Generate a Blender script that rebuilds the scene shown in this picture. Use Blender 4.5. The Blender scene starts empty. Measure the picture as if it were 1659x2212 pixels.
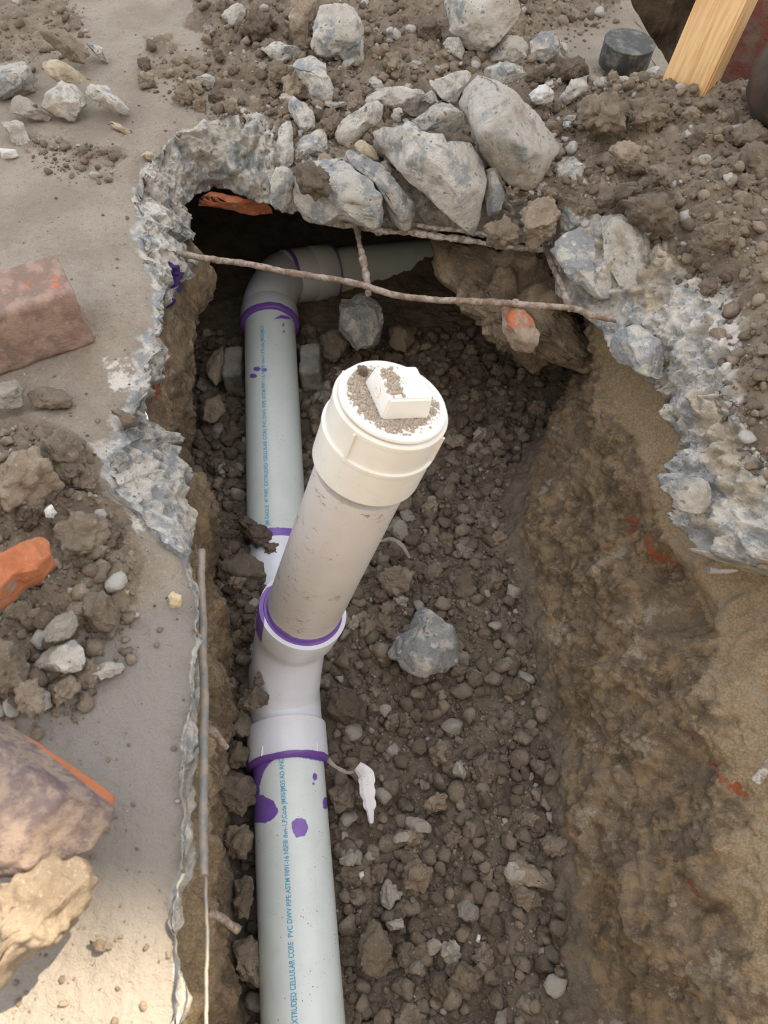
import bpy, bmesh, math, random
import numpy as np
from mathutils import Vector, Matrix
R = math.radians
random.seed(4)
rng = np.random.default_rng(7)
SC = bpy.context.scene
COL = SC.collection

# ------------------------------------------------------------------ camera, light
CAMZ = 0.74
TH = R(57.0)
FPX = 26.0 / 36.0 * 2212
cam = bpy.data.objects.new('camera', bpy.data.cameras.new('camera'))
COL.objects.link(cam)
cam.location = (0, 0, CAMZ)
cam.rotation_euler = (math.pi / 2 - TH, 0, 0)
cam.data.sensor_fit = 'VERTICAL'
cam.data.sensor_height = 36
cam.data.sensor_width = 27
cam.data.lens = 26
cam.data.clip_start = 0.02
cam.data.dof.use_dof = True
cam.data.dof.focus_distance = 1.15
cam.data.dof.aperture_fstop = 8
SC.camera = cam
SC.view_settings.view_transform = 'Standard'
SC.view_settings.look = 'None'
SC.view_settings.gamma = 1
SC.view_settings.exposure = 0.54
w = bpy.data.worlds.new('sky'); SC.world = w; w.use_nodes = True
wn = w.node_tree.nodes; wl = w.node_tree.links
bg = wn['Background']
sky = wn.new('ShaderNodeTexSky'); sky.sky_type = 'NISHITA'; sky.sun_disc = False
SUN_EL = R(55); SUN_AZ = R(55)
sky.sun_elevation = SUN_EL; sky.sun_rotation = SUN_AZ
sky.air_density = 1.0; sky.dust_density = 3.0; sky.ozone_density = 1.0
mx = wn.new('ShaderNodeMix'); mx.data_type = 'RGBA'; mx.inputs[0].default_value = 0.72
sc_ = wn.new('ShaderNodeVectorMath'); sc_.operation = 'SCALE'; sc_.inputs[3].default_value = 0.10
wl.new(sky.outputs[0], sc_.inputs[0])
wl.new(sc_.outputs[0], mx.inputs[6])
mx.inputs[7].default_value = (0.95, 0.96, 0.98, 1)
wl.new(mx.outputs[2], bg.inputs[0])
tcw = wn.new('ShaderNodeTexCoord'); sxyz = wn.new('ShaderNodeSeparateXYZ'); wl.new(tcw.outputs['Generated'], sxyz.inputs[0])
mrw = wn.new('ShaderNodeMapRange'); mrw.interpolation_type = 'SMOOTHSTEP'; wl.new(sxyz.outputs[2], mrw.inputs[0])
mrw.inputs[1].default_value = 0.0; mrw.inputs[2].default_value = 0.9; mrw.inputs[3].default_value = 1.5; mrw.inputs[4].default_value = 1.5   # brighter overhead than at the horizon
wl.new(mrw.outputs[0], bg.inputs[1])
sun = bpy.data.objects.new('sun', bpy.data.lights.new('sun', 'SUN'))
COL.objects.link(sun)
sun.data.energy = 9.0
sun.data.color = (1.0, 0.82, 0.58)
sun.data.angle = R(0.35)
sd = Vector((math.sin(SUN_AZ) * math.cos(SUN_EL), math.cos(SUN_AZ) * math.cos(SUN_EL), math.sin(SUN_EL)))
sun.rotation_euler = sd.to_track_quat('Z', 'Y').to_euler()
sun.location = (0, 3, 6)

# ------------------------------------------------------------------ photo geometry
CT, ST = math.cos(TH), math.sin(TH)
def ray(px, py):
    a = (px - 829.5) / FPX; b = -(py - 1106) / FPX
    return np.array([a, CT + b * ST, -ST + b * CT])          # unit depth
def atz(px, py, z):
    r = ray(px, py); t = (z - CAMZ) / r[2]
    return np.array([0, 0, CAMZ]) + t * r
def atd(px, py, d):
    return np.array([0, 0, CAMZ]) + d * ray(px, py)
def proj(P):
    x = P[:, 0]; y = P[:, 1]; z = P[:, 2] - CAMZ
    d = np.maximum(y * CT - z * ST, 1e-3); u = y * ST + z * CT
    return np.stack([829.5 + x / d * FPX, 1106 - u / d * FPX], 1)
def poly_sd(Q, poly):                                          # signed distance in pixels, negative inside
    poly = np.array(poly, float); n = len(poly)
    d = np.full(len(Q), 1e18); s = np.ones(len(Q))
    j = n - 1
    for i in range(n):
        e = poly[j] - poly[i]; wv = Q - poly[i]
        t = np.clip((wv @ e) / max(e @ e, 1e-9), 0, 1)
        b = wv - t[:, None] * e
        d = np.minimum(d, (b * b).sum(1))
        c1 = Q[:, 1] >= poly[i][1]; c2 = Q[:, 1] < poly[j][1]; c3 = e[0] * wv[:, 1] > e[1] * wv[:, 0]
        flip = (c1 & c2 & c3) | (~c1 & ~c2 & ~c3)
        s = np.where(flip, -s, s); j = i
    return s * np.sqrt(d)
def sstep(a, b, x):
    t = np.clip((x - a) / (b - a), 0, 1); return t * t * (3 - 2 * t)

# ------------------------------------------------------------------ noise
def _h(ix, iy, iz, s):
    h = (ix.astype(np.int64) * 374761393 + iy.astype(np.int64) * 668265263 + iz.astype(np.int64) * 2147483647 + s * 144665) & 0xffffffff
    h = ((h ^ (h >> 13)) * 1274126177) & 0xffffffff
    h = ((h ^ (h >> 15)) * 2246822519) & 0xffffffff
    return ((h ^ (h >> 16)) & 0xffffff) / float(0xffffff)
def vnoise(P, s=0):
    F = np.floor(P); f = P - F; f = f * f * f * (f * (f * 6 - 15) + 10); F = F.astype(np.int64)
    out = 0
    for dx in (0, 1):
        wx = f[:, 0] if dx else 1 - f[:, 0]
        for dy in (0, 1):
            wy = f[:, 1] if dy else 1 - f[:, 1]
            for dz in (0, 1):
                wz = f[:, 2] if dz else 1 - f[:, 2]
                out = out + wx * wy * wz * _h(F[:, 0] + dx, F[:, 1] + dy, F[:, 2] + dz, s)
    return out * 2 - 1
def fbm(P, sc, oct=4, s=0, gain=0.5):
    out = np.zeros(len(P)); a = 1.0; q = P * sc; t = 0
    for o in range(oct):
        out += a * vnoise(q + 13.7 * o, s + o); t += a; a *= gain; q = q * 2.03
    return out / t
def worley(P, sc, s=0, want2=False):
    q = P * sc; F = np.floor(q).astype(np.int64)
    d1 = np.full(len(P), 9.0); d2 = np.full(len(P), 9.0); cid = np.zeros(len(P))
    for dx in (-1, 0, 1):
        for dy in (-1, 0, 1):
            for dz in (-1, 0, 1):
                cx, cy, cz = F[:, 0] + dx, F[:, 1] + dy, F[:, 2] + dz
                px = cx + _h(cx, cy, cz, s); py = cy + _h(cx, cy, cz, s + 1); pz = cz + _h(cx, cy, cz, s + 2)
                d = (px - q[:, 0]) ** 2 + (py - q[:, 1]) ** 2 + (pz - q[:, 2]) ** 2
                c = _h(cx, cy, cz, s + 3)
                nearer = d < d1
                d2 = np.where(nearer, d1, np.minimum(d2, d)); cid = np.where(nearer, c, cid)
                d1 = np.where(nearer, d, d1)
    if want2: return np.sqrt(d1), np.sqrt(d2), cid
    return np.sqrt(d1)
def lumps(P, sc, s=0):                                         # rounded clod-like relief
    return 0.55 - worley(P + 0.006 * fbm(P, sc * 2, 2, s)[:, None], sc, s)
def chips(P, sc, s=0):                                         # flat broken facets with steps
    d1, d2, c = worley(P, sc, s, True)
    return (c - .5) * np.clip((d2 - d1) * 4, 0, 1)

# ------------------------------------------------------------------ mesh helpers
def mk(name, V, F, mat=None, parent=None, smooth=True, attrs=None, origin=None):
    V = np.asarray(V, float)
    if origin is not None: V = V - np.asarray(origin)
    me = bpy.data.meshes.new(name)
    me.vertices.add(len(V)); me.vertices.foreach_set('co', V.ravel())
    if isinstance(F, np.ndarray):
        k = F.shape[1]; me.loops.add(F.size); me.loops.foreach_set('vertex_index', F.ravel().astype(np.int32))
        me.polygons.add(len(F)); me.polygons.foreach_set('loop_start', np.arange(0, F.size, k, dtype=np.int32))
        me.polygons.foreach_set('loop_total', np.full(len(F), k, dtype=np.int32))
    else:
        idx = [i for f in F for i in f]; me.loops.add(len(idx)); me.loops.foreach_set('vertex_index', idx)
        st = []; c = 0
        for f in F: st.append(c); c += len(f)
        me.polygons.add(len(F)); me.polygons.foreach_set('loop_start', st); me.polygons.foreach_set('loop_total', [len(f) for f in F])
    if attrs:
        for k, a in attrs.items():
            at = me.attributes.new(k, 'FLOAT', 'POINT'); at.data.foreach_set('value', np.asarray(a, dtype=np.float32))
    me.update(calc_edges=True); me.validate()
    me.polygons.foreach_set('use_smooth', [smooth] * len(me.polygons))
    if smooth and not isinstance(F, np.ndarray): me.set_sharp_from_angle(angle=R(32))
    if mat: me.materials.append(mat)
    o = bpy.data.objects.new(name, me); COL.objects.link(o)
    if origin is not None: o.location = origin
    if parent: o.parent = parent
    return o
def tag(o, label=None, cat=None, group=None, kind=None):
    if label: o['label'] = label
    if cat: o['category'] = cat
    if group: o['group'] = group
    if kind: o['kind'] = kind
    return o
def empty(name, loc, label, cat, group=None):
    o = bpy.data.objects.new(name, None); COL.objects.link(o); o.location = loc; o.empty_display_size = .02
    return tag(o, label, cat, group)
def gridF(n, m, wrap=False, flip=False):
    i, j = np.meshgrid(np.arange(n - 1), np.arange(m if wrap else m - 1), indexing='ij')
    j2 = (j + 1) % m
    F = np.stack([i * m + j, i * m + j2, (i + 1) * m + j2, (i + 1) * m + j], -1).reshape(-1, 4)
    return F[:, ::-1].copy() if flip else F
def spline(pts, n):
    p = np.array(pts, float); P = np.vstack([2 * p[0] - p[1], p, 2 * p[-1] - p[-2]]); out = []
    seg = len(p) - 1; L = np.linalg.norm(np.diff(p[:, :3], axis=0), axis=1); cum = np.concatenate([[0], np.cumsum(L)])
    for s in np.linspace(0, cum[-1], n):
        i = min(max(np.searchsorted(cum, s, 'right') - 1, 0), seg - 1); t = (s - cum[i]) / max(L[i], 1e-9)
        a, b, c, d = P[i], P[i + 1], P[i + 2], P[i + 3]
        out.append(.5 * ((2 * b) + (-a + c) * t + (2 * a - 5 * b + 4 * c - d) * t * t + (-a + 3 * b - 3 * c + d) * t ** 3))
    return np.array(out)
def frames(path):
    T = np.gradient(path, axis=0); T /= np.linalg.norm(T, axis=1)[:, None]
    u = np.cross(T[0], [0, 0, 1.0]); 
    if np.linalg.norm(u) < .2: u = np.cross(T[0], [0, 1.0, 0])
    u /= np.linalg.norm(u); U = []
    for t in T:
        u = u - t * (u @ t); u = u / np.linalg.norm(u); U.append(u)
    U = np.array(U); W = np.cross(T, U)
    return T, U, W
def tubeV(path, rad, m=32, cap=True, hollow=None):
    path = np.asarray(path, float); n = len(path); rad = np.broadcast_to(rad, n)
    T, U, W = frames(path)
    a = np.linspace(0, 2 * np.pi, m, endpoint=False)
    V = path[:, None] + rad[:, None, None] * (np.cos(a)[None, :, None] * U[:, None] + np.sin(a)[None, :, None] * W[:, None])
    V = V.reshape(-1, 3); F = [tuple(f) for f in gridF(n, m, True, True)]
    if cap:
        F.append(tuple(range(m))); F.append(tuple(range(n * m - 1, (n - 1) * m - 1, -1)))
    return V, F
def lathe(org, axis, prof, m=96, ref=(0, -1, 0)):              # prof: list of (along, radius)
    ax = np.array(axis, float); ax /= np.linalg.norm(ax)
    u = np.array(ref, float); u -= ax * (u @ ax); u /= np.linalg.norm(u); v = np.cross(ax, u)
    a = np.linspace(0, 2 * np.pi, m, endpoint=False)
    V = np.array([np.array(org) + ax * s + r * (math.cos(t) * u + math.sin(t) * v) for s, r in prof for t in a])
    F = [tuple(f) for f in gridF(len(prof), m, True, False)]
    F.append(tuple(range(m - 1, -1, -1))); F.append(tuple(range((len(prof) - 1) * m, len(prof) * m)))
    return V, F
def join(parts):
    Vs = []; Fs = []; o = 0
    for V, F in parts:
        Vs.append(np.asarray(V)); Fs += [tuple(int(i) + o for i in f) for f in F]; o += len(V)
    return np.vstack(Vs), Fs
_ico = {}
def ico(n):
    if n not in _ico:
        bm = bmesh.new(); bmesh.ops.create_icosphere(bm, subdivisions=n, radius=1.0)
        _ico[n] = (np.array([v.co[:] for v in bm.verts]), np.array([[v.index for v in f.verts] for f in bm.faces])); bm.free()
    V, F = _ico[n]; return V.copy(), F.copy()

# ------------------------------------------------------------------ materials
class NT:
    def __init__(s, name):
        s.m = bpy.data.materials.new(name); s.m.use_nodes = True; s.t = s.m.node_tree
        s.b = s.t.nodes['Principled BSDF']; s.b.inputs['Roughness'].default_value = .92
        s.b.inputs['Specular IOR Level'].default_value = .25
        s.tc = s.t.nodes.new('ShaderNodeTexCoord'); s.co = s.tc.outputs['Object']
    def world(s):
        s.co = s.t.nodes.new('ShaderNodeNewGeometry').outputs['Position']; return s
    def link(s, a, i):
        if isinstance(a, bpy.types.NodeSocket): s.t.links.new(a, i)
        elif isinstance(a, (tuple, list)): i.default_value = tuple(a) + ((1,) if len(a) == 3 and len(i.default_value) == 4 else ())
        else: i.default_value = a
    def noise(s, sc, det=5, rough=.6, dist=0., co=None):
        n = s.t.nodes.new('ShaderNodeTexNoise'); s.link(co or s.co, n.inputs['Vector'])
        n.inputs['Scale'].default_value = sc; n.inputs['Detail'].default_value = det; n.inputs['Roughness'].default_value = rough
        n.inputs['Distortion'].default_value = dist; return n.outputs[0]
    def noisec(s, sc, det=3):
        n = s.t.nodes.new('ShaderNodeTexNoise'); s.link(s.co, n.inputs['Vector']); n.inputs['Scale'].default_value = sc
        n.inputs['Detail'].default_value = det; return n.outputs[1]
    def vor(s, sc, feat='F1', out=0, rand=1., co=None):
        n = s.t.nodes.new('ShaderNodeTexVoronoi'); n.feature = feat; s.link(co or s.co, n.inputs['Vector'])
        n.inputs['Scale'].default_value = sc; n.inputs['Randomness'].default_value = rand; return n.outputs[out]
    def warp(s, sc, amt):
        v = s.t.nodes.new('ShaderNodeVectorMath'); v.operation = 'MULTIPLY_ADD'
        s.link(s.noisec(sc), v.inputs[0]); v.inputs[1].default_value = (amt,) * 3; s.link(s.co, v.inputs[2]); return v.outputs[0]
    def mp(s, v, a, b, c=0., d=1.):
        n = s.t.nodes.new('ShaderNodeMapRange'); n.interpolation_type = 'SMOOTHSTEP'; s.link(v, n.inputs[0])
        n.inputs[1].default_value = a; n.inputs[2].default_value = b; n.inputs[3].default_value = c; n.inputs[4].default_value = d
        return n.outputs[0]
    def mix(s, f, a, b):
        n = s.t.nodes.new('ShaderNodeMix'); n.data_type = 'RGBA'; s.link(f, n.inputs[0]); s.link(a, n.inputs[6]); s.link(b, n.inputs[7]); return n.outputs[2]
    def math(s, op, a, b=0., c=0.):
        n = s.t.nodes.new('ShaderNodeMath'); n.operation = op; s.link(a, n.inputs[0]); s.link(b, n.inputs[1]); s.link(c, n.inputs[2]); return n.outputs[0]
    def attr(s, k):
        n = s.t.nodes.new('ShaderNodeAttribute'); n.attribute_name = k; return n.outputs['Fac']
    def rnd(s): return s.t.nodes.new('ShaderNodeObjectInfo').outputs['Random']
    def hsv(s, col, v):
        n = s.t.nodes.new('ShaderNodeHueSaturation'); s.link(v, n.inputs['Value']); s.link(col, n.inputs['Color']); return n.outputs[0]
    def sepz(s):
        n = s.t.nodes.new('ShaderNodeSeparateXYZ'); s.link(s.co, n.inputs[0]); return n.outputs[2]
    def bump(s, h, st=.5, dist=.004, nxt=None):
        n = s.t.nodes.new('ShaderNodeBump'); s.link(h, n.inputs['Height']); n.inputs['Strength'].default_value = st
        n.inputs['Distance'].default_value = dist
        if nxt is not None: s.link(nxt, n.inputs['Normal'])
        return n.outputs[0]
    def done(s, col, nor=None, rough=None, spec=None):
        s.link(col, s.b.inputs['Base Color'])
        if nor is not None: s.link(nor, s.b.inputs['Normal'])
        if rough is not None: s.link(rough, s.b.inputs['Roughness'])
        if spec is not None: s.link(spec, s.b.inputs['Specular IOR Level'])
        return s.m
def soil_col(t, c1, c2, c3, sc=1.):
    c = t.mix(t.mp(t.noise(22 * sc, 5, .65), .35, .65), c1, c2)
    c = t.mix(t.mp(t.noise(170 * sc, 4, .7), .56, .72), c, c3)
    c = t.mix(t.mp(t.noise(9 * sc, 3), .55, .75, 0, .35), c, c3)
    sp = t.mp(t.vor(330 * sc), .12, .18, 1, 0)
    sp = t.math('MULTIPLY', sp, t.mp(t.noise(60, 2), .52, .6))
    return t.mix(t.math('MULTIPLY', sp, .7), c, (.62, .58, .52))
def soil_bump(t, st=.8):
    b = t.bump(t.noise(95, 6, .7), st, .010)
    return t.bump(t.noise(420, 5, .7), st * .9, .0018, b)
def soil(name, c1, c2, c3, sc=1., vary=.25):
    t = NT(name).world(); c = soil_col(t, c1, c2, c3, sc)
    c = t.hsv(c, t.mp(t.rnd(), 0, 1, 1 - vary, 1 + vary)); return t.done(c, soil_bump(t))
def conc_col(t, dust=.5, g=0.):                                      # broken concrete: cream paste, blue grey aggregate, brown dust
    wv = t.warp(30, .02)
    c = t.mix(t.mp(t.noise(26, 6, .62, .5), .48 - g, .62 - g), (.64, .605, .545), (.35, .365, .375))
    c = t.mix(t.mp(t.noise(60, 5, .7), .53, .68), c, (.72, .70, .665))
    agg = t.mp(t.vor(75, 'F1', 0, 1, wv), .22, .26, 1, 0)
    keep = t.mp(t.noise(48, 1), .50, .54)
    n = t.t.nodes.new('ShaderNodeSeparateColor'); t.link(t.vor(75, 'F1', 1, 1, wv), n.inputs[0])
    ac = t.mix(n.outputs[0], (.20, .215, .235), (.58, .54, .47))
    ac = t.mix(t.mp(n.outputs[1], .8, .9), ac, (.34, .25, .16))
    c = t.mix(t.math('MULTIPLY', agg, keep), c, ac)
    s2 = t.math('MULTIPLY', t.mp(t.vor(210, 'F1', 0, 1, wv), .16, .20, 1, 0), t.mp(t.noise(70, 2), .50, .56))
    c = t.mix(s2, c, (.24, .235, .23))
    c = t.mix(t.mp(t.noise(11, 5, .65), .66 - dust * .3, .86 - dust * .3, 0, .85), c, (.43, .365, .29))
    return c
def conc_bump(t, st=.9):
    b = t.bump(t.noise(60, 7, .7), st, .013)
    b = t.bump(t.vor(75), .5, .003, b)
    return t.bump(t.noise(300, 4, .7), .7, .002, b)
def concrete(name, dust, g=0.):
    t = NT(name).world(); c = conc_col(t, dust, g); c = t.hsv(c, t.mp(t.rnd(), 0, 1, .88, 1.08)); return t.done(c, conc_bump(t))
M = {}
M['clod'] = soil('brown_soil', (.19, .15, .113), (.27, .22, .168), (.35, .29, .225))
M['dryclod'] = soil('dry_tan_soil', (.24, .19, .14), (.34, .28, .215), (.44, .37, .29))
M['darkclod'] = soil('dark_damp_soil_pit_shade', (.15, .117, .088), (.215, .17, .13), (.28, .225, .172))  # dark clods; the second pit uses it as painted shade
M['pale'] = soil('pale_stone', (.34, .305, .265), (.46, .42, .365), (.56, .52, .46))
M['conc'] = concrete('broken_concrete', .25, .02)
M['concdusty'] = concrete('dusty_broken_concrete', .62, -.04)
M['concgrey'] = concrete('blue_grey_concrete', .05, .09)
t = NT('tan_stone'); M['tan'] = t.done(t.mix(t.mp(t.noise(30, 5), .4, .6), (.50, .43, .32), (.36, .30, .22)), soil_bump(t, .5))
t = NT('yellow_pebble'); M['yellow'] = t.done(t.mix(t.mp(t.noise(50, 4), .4, .6), (.60, .50, .33), (.50, .40, .25)), soil_bump(t, .3))
t = NT('white_stone'); M['white'] = t.done(t.mix(t.mp(t.noise(50, 4), .45, .6), (.66, .65, .63), (.48, .47, .46)), soil_bump(t, .4))
def brickmat(name, face, dirt, lo=.42, hi=.6):
    t = NT(name)
    c = t.mix(t.mp(t.noise(35, 4), .4, .6), face, tuple(v * .8 for v in face))
    c = t.mix(t.mp(t.noise(14, 6, .7), lo, hi), c, t.mix(t.mp(t.noise(40, 5), .4, .6), dirt, tuple(v * 1.5 for v in dirt)))
    c = t.mix(t.mp(t.noise(200, 3), .6, .7, 0, .5), c, (.45, .38, .33))
    return t.done(c, soil_bump(t, .5))
t = NT('earth_and_mortar'); c = soil_col(t, (.19, .145, .10), (.32, .25, .175), (.44, .365, .275)); c = t.mix(t.mp(t.noise(13, 6, .7), .5, .6, 0, .8), c, (.46, .36, .24)); c = t.mix(t.mp(t.noise(25, 6, .75), .6, .66, 0, .9), c, (.46, .42, .36)); M['mass'] = t.done(c, soil_bump(t, 1))
M['brick_dirty'] = brickmat('dirty_brick', (.56, .18, .10), (.25, .175, .145), .37, .44)
M['brick'] = brickmat('orange_brick', (.60, .22, .11), (.25, .19, .15), .55, .62)
M['brickmass'] = brickmat('brick_in_mortar', (.52, .17, .08), (.25, .20, .155), .42, .50)
t = NT('burnt_brick_face')
c = t.mix(t.mp(t.noise(45, 6, .7, .1), .40, .60), (.19, .145, .145), (.36, .28, .225))
c = t.mix(t.mp(t.attr('rim'), .35, .6), c, (.58, .21, .10)); M['brick_burnt'] = t.done(c, soil_bump(t, .5))
t = NT('old_block'); M['block'] = t.done(t.mix(t.mp(t.noise(30, 5), .4, .6), (.30, .29, .27), (.20, .19, .17)), soil_bump(t, .5))
# slab: top dusted, broken lip, loose earth on top, violet primer drips
t = NT('concrete_slab')
top = t.mix(t.mp(t.noise(7, 6, .6), .38, .62), (.31, .262, .21), (.39, .34, .278))
top = t.mix(t.mp(t.noise(120, 4, .7), .54, .72), top, (.27, .225, .175))
top = t.mix(t.mp(t.noise(260, 3, .7), .6, .7, 0, .7), top, (.55, .49, .41))
spk = t.math('MULTIPLY', t.mp(t.vor(120), .09, .13, 1, 0), t.mp(t.noise(25, 2), .5, .56))
top = t.mix(spk, top, (.17, .14, .115))
top = t.mix(t.mp(t.math('ADD', t.attr('grey'), t.math('MULTIPLY', t.noise(12, 4), .5)), .55, 1.0), top, (.32, .292, .262))
cc = conc_col(t, .38, .04)
f = t.mp(t.math('ADD', t.attr('brk'), t.math('MULTIPLY', t.math('SUBTRACT', t.noise(34, 5, .7), .5), 1.1)), .38, .62)
col = t.mix(f, top, cc)
wh = t.mp(t.math('ADD', t.attr('white'), t.math('MULTIPLY', t.math('SUBTRACT', t.noise(40, 5, .7), .5), 1.6)), .5, .7)
col = t.mix(wh, col, (.72, .68, .62))
yl = t.mp(t.math('ADD', t.attr('yel'), t.math('MULTIPLY', t.math('SUBTRACT', t.noise(18, 5, .7), .5), 1.4)), .45, .75, 0, .8)
yy = t.mix(t.mp(t.vor(70), .2, .25, 1, 0), (.50, .39, .235), (.27, .255, .23))
col = t.mix(t.math('MULTIPLY', yl, .65), col, yy)
so = soil_col(t, (.20, .158, .118), (.295, .24, .18), (.39, .325, .25))
sf = t.mp(t.math('ADD', t.attr('soil'), t.math('MULTIPLY', t.math('SUBTRACT', t.noise(40, 5, .75), .5), 1.0)), .42, .58)
col = t.mix(sf, col, so)
pf = t.mp(t.math('ADD', t.attr('purple'), t.math('MULTIPLY', t.math('SUBTRACT', t.noise(60, 4, .7), .5), 1.3)), .5, .62)
col = t.mix(pf, col, (.085, .05, .20))
M['slab'] = t.done(col, conc_bump(t, .75))
# trench walls
t = NT('trench_earth')
so = soil_col(t, (.17, .125, .085), (.29, .22, .152), (.41, .33, .235))
stv = t.t.nodes.new('ShaderNodeMapping'); stv.inputs['Scale'].default_value = (14, 10, 3); t.link(t.co, stv.inputs[0])
so = t.mix(t.mp(t.noise(4, 6, .7, .4, stv.outputs[0]), .46, .62, 0, .75), so, (.42, .30, .17))
so = t.mix(t.mp(t.noise(16, 6, .75), .55, .66, 0, .8), so, (.50, .43, .34))
sa = t.mix(t.mp(t.noise(300, 3), .4, .6), (.40, .295, .175), (.52, .40, .26))
sa = t.mix(t.mp(t.noise(24, 6, .7), .5, .66, 0, .75), sa, (.46, .385, .29))
sa = t.mix(t.mp(t.noise(15, 5, .7), .60, .7, 0, .6), sa, (.23, .165, .11))
f = t.mp(t.math('ADD', t.attr('sand'), t.math('MULTIPLY', t.math('SUBTRACT', t.noise(16, 6, .7), .5), 1.1)), .42, .6)
col = t.mix(f, so, sa)
f = t.mp(t.math('ADD', t.attr('floor'), t.math('MULTIPLY', t.math('SUBTRACT', t.noise(30, 5, .7), .5), .8)), .4, .6)
col = t.mix(f, col, soil_col(t, (.19, .152, .115), (.265, .215, .165), (.34, .285, .225)))
f = t.mp(t.math('ADD', t.attr('brick'), t.math('MULTIPLY', t.math('SUBTRACT', t.noise(70, 6, .75), .5), 2.6)), .5, .66)
col = t.mix(f, col, t.mix(t.mp(t.noise(90, 4), .45, .6), (.42, .135, .06), (.24, .12, .08)))
M['earth'] = t.done(col, soil_bump(t, 1.0))
# plastics
def pvc(name, c, dirt=0., rough=.32, purple=True, smear=0., dcol=(.16, .11, .075)):
    t = NT(name); col = t.mix(t.mp(t.noise(20, 4), .3, .7), c, tuple(v * .93 for v in c))
    col = t.mix(t.mp(t.noise(45, 5, .7), .50, .75, 0, .22), col, (.62, .57, .42))
    if smear:
        mpn = t.t.nodes.new('ShaderNodeMapping'); mpn.inputs['Scale'].default_value = (1, 1, 2.2); mpn.inputs['Rotation'].default_value = (.5, .8, .2)
        t.link(t.co, mpn.inputs[0])
        a = t.mp(t.noise(42, 7, .78, 1.2, mpn.outputs[0]), .56, .64); b = t.mp(t.noise(13, 2), .46, .58)
        col = t.mix(t.math('MULTIPLY', t.math('MULTIPLY', a, b), smear), col, dcol)
    if dirt:
        sp = t.math('MULTIPLY', t.mp(t.vor(150), .10, .16, 1, 0), t.mp(t.noise(18, 3), .5, .58))
        sp2 = t.math('MULTIPLY', t.mp(t.vor(420), .10, .16, 1, 0), t.mp(t.noise(26, 3), .5, .6))
        col = t.mix(t.math('MULTIPLY', t.math('MAXIMUM', sp, sp2), dirt), col, dcol)
    if purple:
        f = t.mp(t.math('ADD', t.attr('prime'), t.math('MULTIPLY', t.math('SUBTRACT', t.noise(300, 3, .7), .5), 7.)), -1., 1., 1, 0)
        col = t.mix(f, col, t.mix(t.noise(60, 4), (.15, .065, .38), (.26, .14, .52)))
    return t.done(col, t.bump(t.noise(90, 3), .06, .001), rough, .5)
M['pipe'] = pvc('pale_pipe_plastic', (.71, .79, .80), .95)
M['pipe_shade'] = pvc('shaded_pipe_plastic', (.64, .70, .69), .7)  # shaded copy of the pale pipe plastic, shade put into the colour
M['fitting'] = pvc('white_fitting_plastic', (.80, .82, .91), .25)
M['stand'] = pvc('grey_beige_pipe_plastic', (.68, .64, .62), .2, .38, True, .85)
M['cap'] = pvc('cream_plastic', (.80, .775, .715), .25, .35)
M['plug'] = pvc('ivory_plastic', (.82, .805, .765), .2, .35)
M['purple'] = NT('violet_primer').done((.17, .075, .36), None, .35, .5)
M['ink'] = NT('cyan_ink').done((.10, .40, .62), None, .6)
M['shard'] = pvc('white_plastic_shard', (.80, .79, .83), .6, .4, False)
t = NT('rusty_rebar')
c = t.mix(t.mp(t.noise(60, 5, .7), .42, .6), (.19, .14, .105), (.34, .29, .25)); c = t.mix(t.mp(t.noise(130, 4), .58, .68), c, (.24, .10, .045))
M['rebar'] = t.done(c, t.bump(t.noise(200, 4), .8, .002), .8)
t = NT('white_crusted_rebar')
c = t.mix(t.mp(t.noise(80, 5, .7), .42, .6), (.50, .47, .43), (.22, .18, .15)); M['rebar_pale'] = t.done(c, t.bump(t.noise(200, 4), .9, .002), .9)
t = NT('steel_rod'); M['rod'] = t.done(t.mix(t.mp(t.noise(50, 4), .45, .62), (.20, .195, .19), (.30, .25, .20)), t.bump(t.noise(250, 3), .3, .001), .45, .5)
t = NT('rubber'); M['rubber'] = t.done(t.mix(t.mp(t.noise(40, 5, .7), .45, .68), (.045, .047, .045), (.17, .165, .15)), t.bump(t.noise(150, 3), .3, .001), .6, .4)
t = NT('dusty_plastic'); M['dustdisc'] = t.done(t.mix(t.mp(t.noise(50, 5, .7), .42, .58), (.10, .10, .095), (.33, .29, .24)), None, .7)
t = NT('green_plastic'); M['green'] = t.done((.02, .10, .07), None, .5)
t = NT('dark_iron'); M['iron'] = t.done(t.mix(t.mp(t.noise(20, 4), .4, .65), (.035, .028, .024), (.08, .05, .035)), t.bump(t.noise(80, 4), .4, .002), .55, .5)
t = NT('red_masonry'); M['redwall'] = t.done(t.mix(t.mp(t.noise(16, 6, .7), .42, .6), (.25, .09, .07), (.24, .17, .14)), soil_bump(t, .6))
t = NT('pine_wood')
mpn = t.t.nodes.new('ShaderNodeMapping'); mpn.inputs['Scale'].default_value = (1, 1, .06); t.link(t.co, mpn.inputs[0])
c = t.mix(t.mp(t.noise(140, 4, .6, .3, mpn.outputs[0]), .38, .64), (.78, .52, .27), (.60, .36, .16))
c = t.mix(t.mp(t.noise(420, 3, .6, 0, mpn.outputs[0]), .5, .7, 0, .5), c, (.82, .60, .36))
c = t.mix(t.math('MULTIPLY', t.mp(t.vor(14), .035, .055, 1, 0), 1.), c, (.16, .08, .04))
c = t.mix(t.mp(t.math('ADD', t.attr('low'), t.math('MULTIPLY', t.noise(50, 4), .4)), .72, 1.1, 0, .8), c, (.27, .21, .15))
M['wood'] = t.done(c, t.bump(t.noise(300, 3, .6, 0, mpn.outputs[0]), .25, .001), .65, .35)
t = NT('blocker_wall'); M['blocker'] = t.done(t.mix(t.noise(3, 4), (.50, .47, .42), (.42, .40, .36)))
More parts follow.
